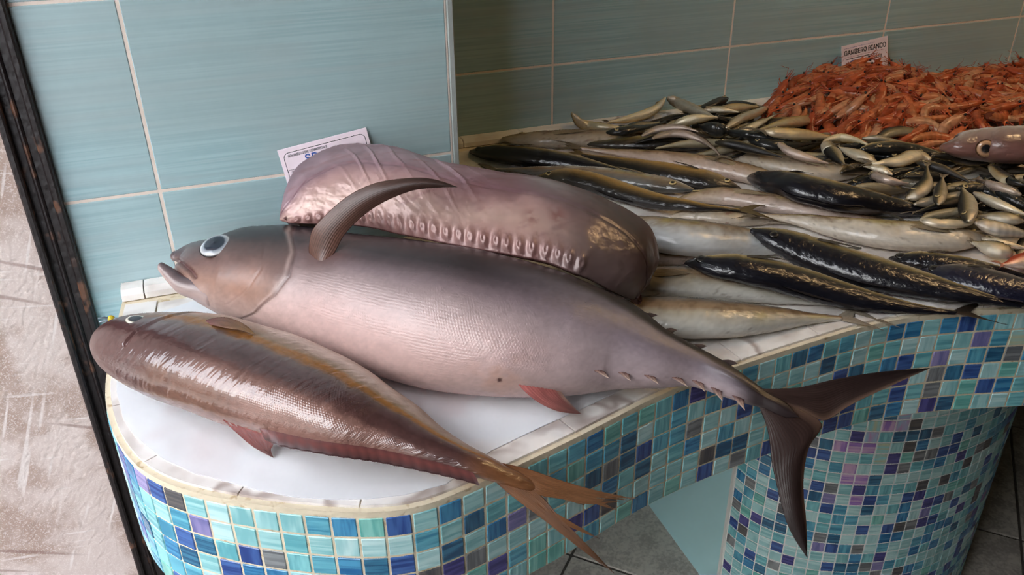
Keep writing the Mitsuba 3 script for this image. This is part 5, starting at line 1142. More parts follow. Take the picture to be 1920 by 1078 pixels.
{"name":"s","kind":"dark","sgn":-1,"S":[[5757,11391,328,37,25],[5821,11355,337,78,53],[5903,11322,346,94,64],[5995,11294,355,102,69],[6113,11303,352,101,69],[6256,11352,337,89,60],[6425,11438,314,69,47],[6613,11549,285,40,27],[6815,11674,256,21,14]],"eye":0,"pec":0},
{"name":"s","kind":"gold_s","sgn":1,"S":[[6697,11033,440,46,31],[6754,11013,457,97,66],[6824,10988,477,118,80],[6895,10954,498,129,88],[6969,10914,517,126,85],[7048,10877,533,108,73],[7143,10857,540,82,56],[7243,10840,543,48,33],[7338,10809,548,25,17]],"eye":0,"pec":0},
{"name":"s","kind":"pink_s","sgn":1,"S":[[6124,10944,367,30,20],[6220,10971,388,64,44],[6331,10988,409,81,55],[6434,10969,426,91,62],[6532,10921,442,90,61],[6627,10856,458,78,53],[6711,10770,469,59,40],[6794,10676,463,34,23],[6859,10550,454,17,12]],"eye":0,"pec":0},
{"name":"s","kind":"pink_s","sgn":1,"S":[[6223,10787,361,31,21],[6350,10812,375,66,45],[6483,10802,389,81,55],[6609,10759,397,89,61],[6719,10671,392,87,59],[6814,10547,371,74,50],[6876,10395,349,53,36],[6870,10157,329,28,19],[6806,9855,310,14,9]],"eye":0,"pec":0},
{"name":"s","kind":"dark","sgn":-1,"S":[[9498,11475,58,42,29],[9472,11345,69,88,60],[9464,11215,72,106,72],[9455,11075,78,115,78],[9462,10950,77,113,77],[9491,10846,67,99,67],[9519,10737,59,76,52],[9551,10632,51,44,30],[9586,10527,43,23,16]],"eye":0,"pec":0},
{"name":"s","kind":"sard","sgn":1,"S":[[7421,10659,420,35,24],[7549,10740,428,75,51],[7711,10839,433,94,64],[7980,11068,386,109,74],[8269,11297,331,113,77],[8582,11542,270,100,68],[8954,11863,195,77,52],[9424,12305,91,45,30],[9653,12430,114,23,16]],"eye":0,"pec":0},
{"name":"s","kind":"sard","sgn":1,"S":[[7600,10644,300,31,21],[7665,10649,315,65,44],[7750,10664,330,78,53],[7842,10681,348,85,58],[7940,10700,367,84,57],[8042,10721,387,72,49],[8175,10779,395,56,38],[8313,10840,405,32,22],[8449,10895,419,17,12]],"eye":0,"pec":0},
{"name":"s","kind":"dark","sgn":-1,"S":[[7327,10540,399,37,25],[7340,10418,422,77,52],[7361,10280,445,92,62],[7399,10154,462,98,67],[7453,10045,472,96,65],[7530,9960,471,83,57],[7606,9871,472,64,43],[7702,9804,462,37,25],[7799,9736,453,19,13]],"eye":0,"pec":0},
{"name":"s","kind":"dark","sgn":-1,"S":[[7456,10067,394,38,26],[7482,9961,400,80,54],[7531,9858,400,97,66],[7602,9773,399,107,73],[7706,9725,396,107,72],[7864,9738,372,95,64],[8047,9773,340,74,50],[8277,9856,294,43,29],[8538,9968,244,23,15]],"eye":0,"pec":0},
{"name":"s","kind":"dark","sgn":-1,"S":[[7209,10371,473,60,41],[7178,10389,476,124,84],[7153,10428,473,151,102],[7123,10466,474,164,112],[7088,10502,476,162,110],[7062,10554,475,141,96],[7043,10620,471,109,74],[7028,10696,465,63,43],[7017,10780,459,33,22]],"eye":1,"pec":0},
{"name":"s","kind":"gold_s","sgn":1,"S":[[9493,11158,177,49,33],[9300,11047,217,102,69],[9043,10884,276,122,83],[8752,10686,349,131,89],[8508,10547,400,127,86],[8239,10379,462,107,73],[8010,10257,502,80,54],[7774,10122,539,45,31],[7519,9957,583,23,16]],"eye":1,"pec":0},
{"name":"s","kind":"gold_s","sgn":1,"S":[[7584,9890,571,46,31],[7653,9833,564,100,68],[7799,9844,527,124,85],[7967,9867,488,137,93],[8183,9935,434,137,93],[8398,9991,383,121,82],[8613,10036,331,94,64],[8806,10045,286,55,37],[9025,10076,226,29,20]],"eye":0,"pec":0},
{"name":"s","kind":"sard","sgn":-1,"S":[[6963,10187,386,39,27],[7013,10107,393,81,55],[7072,10007,399,97,66],[7144,9915,396,105,71],[7204,9798,397,102,70],[7256,9666,400,88,60],[7317,9542,399,68,46],[7391,9434,390,39,27],[7475,9335,375,20,14]],"eye":0,"pec":0},
{"name":"s","kind":"gold_s","sgn":1,"S":[[8592,9804,306,33,22],[8689,9831,311,71,48],[8801,9854,312,89,61],[8891,9840,315,100,68],[8943,9773,325,100,68],[8965,9666,339,86,58],[8972,9542,356,64,44],[8965,9403,370,35,24],[8981,9290,360,18,12]],"eye":0,"pec":0},
{"name":"s","kind":"pink_s","sgn":1,"S":[[7695,9715,432,32,22],[7678,9600,418,68,46],[7684,9492,397,87,59],[7715,9400,378,100,68],[7768,9320,364,101,68],[7830,9242,351,88,60],[7893,9166,337,68,46],[7967,9098,320,40,27],[8046,9032,304,21,14]],"eye":0,"pec":0},
{"name":"s","kind":"dark","sgn":-1,"S":[[8670,9057,426,49,33],[8817,9025,430,102,70],[9002,8989,421,127,87],[9302,9043,355,145,98],[9544,9018,300,143,97],[9751,8950,250,123,83],[9910,8828,212,92,63],[10062,8696,189,54,37],[10267,8605,151,28,19]],"eye":0,"pec":0},
{"name":"s","kind":"sard","sgn":1,"S":[[8595,8734,353,42,29],[8578,8784,359,88,60],[8565,8852,362,107,73],[8554,8932,363,117,80],[8560,9034,356,117,80],[8562,9139,350,103,70],[8558,9241,347,80,54],[8553,9347,343,47,32],[8591,9504,318,25,17]],"eye":1,"pec":0},
{"name":"s","kind":"sard","sgn":-1,"S":[[8629,9807,283,46,31],[8548,9677,301,95,64],[8459,9530,320,114,78],[8389,9400,329,124,85],[8350,9300,325,123,84],[8312,9201,320,108,74],[8272,9095,319,84,57],[8235,8991,317,49,33],[8198,8884,317,25,17]],"eye":0,"pec":0},
{"name":"s","kind":"sard","sgn":1,"S":[[8616,8405,283,26,18],[8609,8444,291,56,38],[8597,8489,300,69,47],[8581,8535,307,77,53],[8561,8580,309,78,53],[8534,8621,309,69,47],[8502,8661,310,54,37],[8470,8705,307,32,21],[8430,8742,302,16,11]],"eye":1,"pec":0},
{"name":"s","kind":"pink_s","sgn":1,"S":[[8406,8565,265,33,23],[8360,8455,284,70,48],[8313,8331,306,85,58],[8293,8229,320,95,65],[8286,8138,334,94,64],[8327,8091,329,83,56],[8374,8046,325,64,43],[8430,8008,320,37,25],[8500,7980,315,19,13]],"eye":0,"pec":0},
{"name":"s","kind":"white_s","sgn":1,"S":[[9519,8672,295,44,30],[9483,8738,304,95,64],[9405,8781,314,116,79],[9265,8765,328,118,80],[9082,8701,327,112,76],[8918,8664,330,103,70],[8763,8647,346,81,55],[8592,8620,371,47,32],[8490,8669,366,24,17]],"eye":0,"pec":0},
{"name":"s","kind":"sard","sgn":-1,"S":[[9029,8374,391,36,24],[9054,8310,395,75,51],[9099,8245,390,89,61],[9134,8165,386,96,65],[9171,8081,379,94,64],[9218,8004,360,82,55],[9250,7912,344,61,41],[9265,7805,330,34,23],[9269,7689,315,17,12]],"eye":0,"pec":0},
{"name":"s","kind":"sard","sgn":1,"S":[[8351,7783,223,48,33],[8397,7775,238,98,66],[8460,7779,256,110,75],[8530,7796,278,113,77],[8616,7829,304,105,71],[8708,7883,334,84,57],[8780,7960,364,64,43],[8865,8059,393,38,26],[8968,8182,419,20,13]],"eye":1,"pec":0},
{"name":"s","kind":"sard","sgn":1,"S":[[8256,7226,358,30,20],[8303,7268,366,63,43],[8364,7324,374,77,52],[8453,7405,372,85,58],[8582,7521,353,85,58],[8706,7635,340,75,51],[8823,7743,332,59,40],[8931,7844,331,34,23],[9034,7942,334,18,12]],"eye":1,"pec":0},
{"name":"s","kind":"dark","sgn":-1,"S":[[8929,7583,337,34,23],[8971,7552,342,71,48],[9030,7522,343,86,59],[9100,7496,340,94,64],[9171,7470,335,94,64],[9224,7425,326,79,54],[9236,7341,317,56,38],[9208,7224,312,30,20],[9151,7084,309,15,10]],"eye":0,"pec":0},
{"name":"s","kind":"pink_s","sgn":1,"S":[[9298,6995,414,38,26],[9285,7041,415,80,54],[9280,7106,411,97,66],[9275,7177,408,107,73],[9269,7252,405,106,72],[9272,7338,398,93,63],[9282,7433,390,74,50],[9410,7628,330,45,30],[9542,7831,269,24,16]],"eye":1,"pec":0},
{"name":"s","kind":"dark","sgn":-1,"S":[[10270,8279,221,30,20],[9951,7965,327,61,41],[9755,7739,382,74,50],[9571,7519,438,84,57],[9412,7318,494,85,58],[9339,7181,520,75,51],[9317,7079,530,58,39],[9336,7006,529,34,23],[9378,6947,527,18,12]],"eye":0,"pec":0},
{"name":"s","kind":"dark","sgn":-1,"S":[[9259,7266,362,39,27],[9253,7201,358,82,56],[9258,7130,350,100,68],[9263,7056,341,109,74],[9270,6978,333,108,73],[9281,6902,323,95,64],[9300,6829,311,73,50],[9318,6755,299,42,29],[9337,6679,289,22,15]],"eye":0,"pec":0},
{"name":"s","kind":"white_s","sgn":1,"S":[[8990,7348,335,34,23],[8972,7257,339,70,48],[8967,7160,338,85,58],[8964,7059,338,94,64],[8964,6957,340,92,63],[8971,6857,340,81,55],[8995,6769,334,62,42],[9033,6689,324,36,25],[9076,6612,316,19,13]],"eye":0,"pec":0},
{"name":"s","kind":"sard","sgn":1,"S":[[8855,6538,319,38,26],[8818,6562,323,79,54],[8773,6592,326,95,65],[8732,6630,326,104,71],[8696,6676,322,104,70],[8661,6726,315,91,62],[8625,6778,308,71,48],[8590,6833,298,41,28],[8552,6888,288,22,15]],"eye":1,"pec":0},
{"name":"s","kind":"white_s","sgn":1,"S":[[7693,6907,365,30,21],[7712,6841,368,63,43],[7757,6783,363,78,53],[7831,6744,355,85,58],[7940,6731,342,85,58],[8068,6729,321,74,50],[8218,6747,296,55,37],[8426,6818,268,29,20],[8712,6954,221,15,10]],"eye":0,"pec":0},
{"name":"s","kind":"sard","sgn":1,"S":[[8160,6665,381,38,26],[8220,6726,385,81,55],[8327,6830,373,100,68],[8438,6939,363,111,75],[8539,7042,360,111,75],[8624,7136,365,99,67],[8695,7226,376,79,54],[8799,7353,369,47,32],[8923,7503,353,25,17]],"eye":1,"pec":0},
{"name":"s","kind":"striped","sgn":1,"S":[[8323,6676,315,44,30],[8363,6635,304,91,62],[8416,6588,290,111,76],[8479,6543,275,122,83],[8555,6503,259,121,82],[8637,6465,242,106,72],[8727,6429,225,82,56],[8837,6406,201,48,33],[8961,6390,175,25,17]],"eye":0,"pec":0},
{"name":"s","kind":"white_s","sgn":1,"S":[[8360,6573,150,24,17],[8374,6526,153,51,35],[8402,6477,152,62,42],[8436,6428,149,67,46],[8481,6384,143,67,46],[8538,6346,133,59,40],[8599,6309,122,46,31],[8665,6273,111,26,18],[8734,6239,100,14,9]],"eye":0,"pec":0},
{"name":"s","kind":"sard","sgn":1,"S":[[8321,6126,164,48,32],[8291,6151,169,100,68],[8256,6184,175,121,82],[8223,6223,180,131,89],[8196,6271,181,129,88],[8178,6328,177,113,77],[8160,6389,174,88,60],[8139,6449,172,51,35],[8115,6510,172,27,18]],"eye":1,"pec":0},
{"name":"s","kind":"red","sgn":1,"S":[[8813,6072,44,48,33],[8705,6039,68,100,68],[8598,6016,86,120,81],[8494,5998,101,131,89],[8388,5982,115,129,88],[8280,5966,131,112,76],[8174,5953,145,86,58],[8087,5955,148,50,34],[7999,5958,153,26,18]],"eye":0,"pec":0},
{"name":"hake","kind":"hake","sgn":1,"S":[[9606,8528,505,77,62],[9650,8379,559,185,148],[9838,8316,568,259,207],[10001,8213,585,290,232],[10124,8066,615,318,254],[10306,7959,623,318,254],[10701,8005,554,328,262],[11145,8072,470,327,262],[11456,8028,430,314,251],[11570,7839,454,309,247],[11545,7561,521,297,238]]}]
BLACKISH, OLIVE = srgb(30, 28, 34), srgb(138, 118, 70)
SKINS = {  # colour from the ventral (-1) to the dorsal (+1) side
    'silver': [(-1, srgb(196, 186, 172)), (-0.5, srgb(190, 178, 162)), (0.0, srgb(168, 152, 128)), (0.35, srgb(128, 112, 88)), (0.65, srgb(84, 76, 64)), (1, srgb(60, 56, 50))],
    'tan': [(-1, srgb(206, 204, 198)), (-0.55, srgb(198, 194, 184)), (-0.15, srgb(178, 168, 148)), (0.1, srgb(152, 126, 98)), (0.45, srgb(140, 116, 92)), (0.8, srgb(110, 106, 102)), (1, srgb(90, 92, 96))],
    'pink': [(-1, srgb(204, 186, 176)), (-0.3, srgb(198, 176, 162)), (0.2, srgb(172, 142, 112)), (0.6, srgb(122, 100, 74)), (1, srgb(70, 60, 50))],
    'white': [(-1, srgb(212, 202, 188)), (-0.1, srgb(210, 200, 184)), (0.35, srgb(170, 150, 110)), (0.65, srgb(120, 104, 66)), (1, srgb(64, 56, 46))],
    'blue': [(-1, srgb(208, 206, 204)), (-0.4, srgb(206, 208, 208)), (0.0, srgb(182, 178, 172)), (0.35, srgb(150, 126, 98)), (0.65, srgb(124, 114, 104)), (1, srgb(88, 94, 96))],
    'olive': [(-1, srgb(190, 178, 158)), (-0.2, srgb(160, 142, 100)), (0.2, srgb(122, 104, 62)), (0.6, srgb(74, 66, 52)), (1, srgb(50, 46, 42))],
    'gold': [(-1, srgb(200, 180, 150)), (-0.2, srgb(176, 144, 88)), (0.15, srgb(150, 114, 52)), (0.5, srgb(86, 68, 42)), (0.8, srgb(38, 34, 32)), (1, srgb(30, 28, 30))],
    'black': [(-1, srgb(196, 190, 176)), (-0.35, srgb(170, 156, 126)), (-0.1, OLIVE), (0.12, srgb(74, 66, 50)), (0.3, BLACKISH), (1, srgb(20, 20, 28))],
    'navy': [(-1, srgb(170, 166, 160)), (-0.3, srgb(120, 112, 104)), (0.0, srgb(62, 58, 62)), (0.4, srgb(40, 38, 52)), (1, srgb(26, 26, 44))],
    'sard': [(-1, srgb(206, 198, 182)), (-0.3, srgb(200, 188, 164)), (0.1, srgb(172, 152, 112)), (0.4, srgb(104, 92, 66)), (0.65, srgb(46, 44, 42)), (1, srgb(32, 32, 34))],
    'gold_s': [(-1, srgb(222, 212, 190)), (-0.3, srgb(222, 200, 150)), (0.1, srgb(206, 166, 90)), (0.45, srgb(120, 92, 50)), (0.7, srgb(58, 48, 38)), (1, srgb(44, 38, 34))],
    'pink_s': [(-1, srgb(196, 180, 172)), (0.0, srgb(178, 158, 144)), (0.5, srgb(122, 106, 94)), (1, srgb(74, 66, 62))],
    'white_s': [(-1, srgb(222, 214, 196)), (0.2, srgb(216, 204, 176)), (0.55, srgb(168, 146, 102)), (1, srgb(84, 74, 58))],
    'dark': [(-1, srgb(190, 178, 150)), (-0.35, srgb(150, 128, 84)), (-0.1, srgb(80, 72, 52)), (0.2, srgb(40, 40, 38)), (1, srgb(26, 28, 30))],
    'striped': [(-1, srgb(196, 190, 180)), (-0.3, srgb(200, 194, 184)), (0.3, srgb(190, 176, 146)), (0.7, srgb(100, 92, 76)), (1, srgb(50, 48, 46))],
    'red': [(-1, srgb(222, 206, 198)), (-0.2, srgb(214, 170, 154)), (0.15, srgb(188, 78, 48)), (1, srgb(150, 52, 34))],
    'hake': [(-1, srgb(140, 98, 90)), (-0.85, srgb(120, 88, 80)), (-0.5, srgb(150, 128, 120)), (-0.2, srgb(158, 142, 136)), (0.1, srgb(196, 188, 188)), (0.35, srgb(180, 170, 170)), (0.7, srgb(130, 114, 110)), (1, srgb(92, 74, 70))],
}
NAMES = {'m': 'mackerel', 's': 'sardine', 'hake': 'hake'}
FISH_LABELS = {
"0": "silver fish with its head pointing left, at the back edge beside the projecting wall",
"1": "silver brown fish whose head points right, just above the slim black fish",
"2": "olive fish with a dark forked tail at left, just below the small fish heap",
"3": "pinkish white fish with a dark streak, lying along the top edge of a golden fish",
"4": "golden brown fish with an open dark mouth pointing right",
"5": "all black fish with a blunt head, beside the corner of the projecting wall",
"6": "blue silver fish with a large dark eye, beside the open mouthed golden fish",
"7": "long pinkish brown fish running under the slim black fish",
"8": "small pale fish head peeping out above the broad white bellied fish next to the slab",
"9": "yellow brown arched fish whose tail crosses two others, right behind the pink slab",
"10": "narrow tan fish strip between the broad white flank and the grey fish",
"11": "broad blue white fish flank emerging from behind the right end of the slab",
"12": "slim black fish with an olive edge, right below the small fish heap",
"13": "white bellied fish with a yellowish head pointing right",
"14": "short black fish tucked under the white bellied fish on the right",
"15": "grey tan fish with a raised forked tail near the counter edge",
"16": "black fish whose tail sticks out over the blue mosaic edge",
"17": "dark navy fish lying at the right border of the photo",
"18": "large glossy black fish with an olive stripe, foremost of the black ones",
"19": "silver tan fish nearest to the counter edge, right of the tuna tail stalk",
"140": "golden small fish lying at the very back right of the heap",
"141": "short silvery small fish behind the peak of the heap",
"142": "golden small fish with its snout raised, leftmost of the heap",
"143": "gold and silver small fish leaning up to the peak from the left",
"144": "silver small fish sloping down to the right from the peak",
"145": "dark small fish lying low on the left of the heap",
"146": "pale golden small fish below the peak",
"147": "pinkish slender fish curving below the peak",
"148": "pinkish slender fish bent like a bow over a fish head",
"149": "dark backed small fish touching the left foot of the prawn heap",
"150": "slender silver small fish slanting up to the right, beside the prawns",
"151": "second slender silver small fish slanting up to the right",
"152": "dark small fish in the middle of the heap left part",
"153": "long dark small fish crossing the middle of the heap",
"154": "round dark small fish whose eye faces right, mid heap",
"155": "golden small fish with its head toward the prawns",
"156": "bright golden small fish lying level in the middle of the heap",
"157": "slim silver small fish just above the silver brown fish",
"158": "short golden small fish below the prawns",
"159": "pinkish grey small fish sliding down onto the silver brown fish",
"160": "long dark small fish at the foot of the prawns",
"161": "silvery small fish with its head beside a bent white one",
"162": "upright striped small fish in the middle of the heap",
"163": "tiny fish head under the bent white small fish",
"164": "pinkish pale belly of a small fish in the hollow of the heap",
"165": "white bent small fish catching the light in the middle of the right part",
"166": "tan and dark small fish sloping to the right below the white bent one",
"167": "small fish with its head down left, above the tail of the slim black fish",
"168": "small pale fish with its head straight down, between two others",
"169": "brown small fish back at the right of the heap",
"170": "pinkish silver small fish with an eye at its right end",
"171": "silver brown small fish under the hake head",
"172": "dark small fish near the right border",
"173": "long white small fish pointing to the lower right",
"174": "small fish with its head right at the right border, above a striped one",
"175": "white small fish lying level above the white bellied fish",
"176": "fat small fish with its head straight down, largest of the downward ones",
"177": "striped silver small fish at the right border",
"178": "thin white small fish below the striped one",
"179": "grey small fish head pointing right, above the navy fish",
"180": "red and white fish at the right border beside the navy fish",
"181": "large pinkish grey fish head with a big eye in front of the prawns",
"fill_dark": "dark backed small fish lying deep in the heap by the back wall",
"fill": "silvery small fish lying deep in the heap by the back wall"
}


def build_fish(idx, rec):
    S = np.c_[np.array(rec['S'], float) / 1e4, np.zeros(len(rec['S']))]
    small = rec['name'] == 's'
    kind = rec['kind']
    sgn = rec['sgn']
    if small:
        S[:, 5] = math.radians(np.random.default_rng(900 + idx).uniform(-38, 10) * (1 if sgn > 0 else -1))
    nu, nv = (34, 22) if small else (90, 44)
    lf = Loft(S, sgn, nu, nv, 5, 0.9, 1.08)
    U, C, PH = lf.U, lf.C, lf.PH
    seed = 40 + idx
    deg = np.degrees(PH)
    d = np.zeros_like(U)
    if not small:
        ug = 0.2 + 0.02 * np.cos(PH)
        d += np.where(np.abs(deg) < 110, -0.0009 * band(U, ug, 0.006) + 0.0005 * sst(-0.05, 0, U - ug) * (U < ug), 0)
        d += 0.0012 * (NZ(lf.X, 45, seed) - 0.5)
        d -= 0.0012 * band(deg, -28 + 240 * (U - 0.03), 9) * sst(0.09, 0.05, U)
    else:
        d += 0.0007 * (NZ(lf.X, 70, seed) - 0.5)
        if not rec.get('fill'):
            d -= 0.0006 * np.where(np.abs(deg) < 100, band(U, 0.2, 0.02), 0)
    lf.displace(d)
    n1, n2, n3 = NZ(lf.X, 40, seed, 3), NZ(lf.X * [1, 1, 1], 110, seed + 1, 3), NZ(lf.X, 300, seed + 2, 2)
    shift = {'tan': 0.42, 'blue': 0.42, 'silver': 0.45, 'pink': 0.4, 'white': 0.22, 'sard': 0.18, 'gold_s': 0.15, 'pink_s': 0.25, 'white_s': 0.1, 'striped': 0.15}.get(kind, 0.0) if sgn > 0 else 0.0
    col = ramp(C + shift + 0.22 * (n1 - 0.5) + 0.16 * (n2 - 0.5), SKINS[kind])
    if kind in ('silver', 'tan', 'blue', 'pink', 'white', 'olive'):
        col = blend(col, srgb(158, 146, 60), 0.55 * sst(0.52, 0.7, n1) * band(C, 0.0 if kind != 'tan' else -0.5, 0.35))
        col = blend(col, srgb(104, 80, 56), 0.65 * sst(0.5, 0.68, n2) * band(C, -0.05, 0.45))
        nb = NZ(lf.X, 30, seed + 7, 3)
        col = blend(col, srgb(128, 100, 74), 0.5 * sst(0.5, 0.68, nb) * sst(-0.85, -0.4, C))
        col = blend(col, srgb(70, 52, 44), 0.5 * sst(0.66, 0.76, n3) * sst(0.45, 0.6, nb))
        col = blend(col, srgb(110, 40, 34), 0.5 * sst(0.70, 0.78, n2) * (1 if kind in ('pink', 'silver') else 0))
    hd = 1 - sst(0.15, 0.22, U)
    if kind not in ('black', 'navy', 'dark', 'red', 'hake'):
        col = blend(col, ramp(C, [(-1, srgb(196, 182, 164)), (0, srgb(160, 142, 112)), (0.6, srgb(92, 82, 64)), (1, srgb(60, 56, 48))]), 0.55 * hd)
    if kind == 'striped':
        col *= (1 - 0.25 * (0.5 + 0.5 * np.sin(U * 150)) * (C < 0.2))[..., None]
    if kind == 'hake':
        col = blend(col, srgb(186, 176, 176), 0.6 * band(C, 0.6, 0.18) * sst(0.05, 0.15, U))
        col = blend(col, srgb(92, 66, 60), 0.6 * sst(0.5, 0.62, n1) * band(C, -0.5, 0.4))
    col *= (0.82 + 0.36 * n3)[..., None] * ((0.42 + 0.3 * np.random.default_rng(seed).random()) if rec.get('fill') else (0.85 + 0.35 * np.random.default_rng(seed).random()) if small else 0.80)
    key = key_of({'red': 'red_mullet', 'hake': 'hake'}.get(kind, NAMES[rec['name']]))
    skin = 'skin_silver' if small and kind != 'dark' else 'skin_wet'
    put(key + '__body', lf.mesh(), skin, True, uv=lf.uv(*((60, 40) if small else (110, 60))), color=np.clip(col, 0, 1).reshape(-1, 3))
    q = lf.f(np.array([0.1]))[0]
    # eye on the upper flank
    if rec.get('eye') or kind == 'hake' or not rec.get('fill'):
        ue = 0.085 if not small else 0.11
        ph = 22 if not small else 25
        rr = 0.0056 if not small else 0.0037
        if kind == 'hake':
            ue, ph, rr = 0.18, -80, 0.0122
        if kind in ('black', 'navy'):
            ph = 30
        p, n, T, D = lf.at(ue, math.radians(ph), -0.0003)
        m, r = dome(p, n, D, rr * 1.05, rr, rr * 0.36, 5, 14)
        iris = srgb(176, 136, 104) if kind == 'hake' else srgb(44, 40, 36) if kind in ('black', 'navy') else srgb(166, 146, 104)
        put(key + '__eye', m, 'eye_wet', True, color=ramp(r, [(0, srgb(18, 18, 22)), (0.48, srgb(24, 22, 26)), (0.56, iris), (0.85, iris * 1.25), (1, iris * 0.5)]))
    # forked tail
    if kind != 'hake':
        e = lf.Q[-1]
        T, D, N = lf.T[-1], lf.D[-1], lf.N[-1]
        L = lf.length
        a1 = lf.Q[-4, 3]
        b = e[:3] - T * a1 * 1.2
        ln = (0.15 if not small else 0.17) * L * (1.75 if rec.get('tag') == 'M13' else 1)
        fc = {'black': (54, 44, 36), 'navy': (50, 46, 54), 'gold': (96, 78, 46), 'tan': (150, 138, 122), 'blue': (128, 122, 112), 'dark': (48, 46, 44), 'red': (180, 110, 90)}.get(kind, (112, 100, 84))
        rnd = np.random.default_rng(seed)
        lift = N * 0.002
        for sd in (1, -1):
            tip = b + T * ln * (0.95 + 0.15 * rnd.random()) + D * sd * ln * (0.52 + 0.12 * rnd.random()) + N * 0.004 * (rnd.random() - 0.3)
            root = b + D * sd * a1 * 0.9
            lead = [root, root + (tip - root) * 0.5 + D * sd * ln * 0.07 + lift, tip]
            trail = [b - D * sd * a1 * 0.2, b + T * ln * 0.38 + lift, b + T * ln * 0.58 + D * sd * ln * 0.22 + lift, tip]
            m, ss, tt = fin(lead, trail, 0.0011, 10 if small else 22, 8 if small else 16, 6, 0.0002, 0.08, seed)
            put(part_key(key, 'tail_lobe'), m, 'fin_skin', True, color=fin_color(ss, tt, srgb(*fc), srgb(*[c * 0.8 for c in fc]), 8, 0.3))
    # pectoral fin on the flank
    if not rec.get('fill') and (rec.get('pec') or not small) and kind not in ('hake', 'red') and rec.get('tag') not in ('M10', 'M14', 'M11', 'M7'):
        L = lf.length
        p0, n, T, D = lf.at(0.235, math.radians(-5), -0.0004)
        p1, _, _, _ = lf.at(0.245, math.radians(-30), -0.0004)
        tip, n2_, _, _ = lf.at(0.40, math.radians(-22), 0.003)
        mid_, n3_, _, _ = lf.at(0.32, math.radians(-8), 0.0022)
        mid2, _, _, _ = lf.at(0.31, math.radians(-32), 0.0018)
        m, ss, tt = fin([p0, mid_, tip], [p1, mid2, tip], 0.0010, 16, 12, 7, 0.0002, 0.05, seed)
        dk = kind in ('black', 'navy', 'gold')
        put(key + '__pectoral_fin', m, 'fin_skin', True, color=fin_color(ss, tt, srgb(70, 62, 54) if dk else srgb(150, 134, 108), srgb(56, 50, 46) if dk else srgb(120, 106, 86), 7, 0.35))
    # low dorsal fin pressed along the back
    if not small and kind != 'hake':
        us = np.linspace(0.34, 0.55, 14)
        lo_, hi_ = [], []
        for k, uu in enumerate(us):
            p, n, T, D = lf.at(uu, math.radians(86), -0.0006)
            lo_.append(p); hi_.append(p + D * 0.006 * math.sin(math.pi * (k + 0.6) / 15) ** 0.6 + T * 0.004)
        lo_, hi_ = np.array(lo_), np.array(hi_)
        w = np.array([0, 0, 0.0005])
        V = np.vstack([np.stack([lo_ + w, hi_ + w], 1).reshape(-1, 3), np.stack([lo_ - w, hi_ - w], 1).reshape(-1, 3)])
        F = np.vstack([grid_faces(14, 2), grid_faces(14, 2, True) + 28])
        dc = np.tile(np.array([SKINS[kind][-1][1] * 1.2, SKINS[kind][-1][1] * 0.8]), (28, 1))
        put(key + '__dorsal_fin', (V, F), 'fin_skin', True, color=np.clip(dc, 0, 1))
    lab = FISH_LABELS.get(str(idx)) or FISH_LABELS.get('fill_' + kind) or FISH_LABELS['fill']
    grp = None
    if rec.get('fill'):
        grp = {'dark': 'dark backed small fish deep in the heap'}.get(kind, 'silvery small fish deep in the heap')
    elif small:
        grp = 'small fish heaped against the back wall'
    elif rec['name'] == 'm':
        grp = 'mackerel sized fish laid on the counter'
    label(key, lab, 'fish', grp)


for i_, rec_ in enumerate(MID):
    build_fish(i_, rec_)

# ------------------------------------------------------------------ the heap of orange prawns
rng = np.random.default_rng(77)


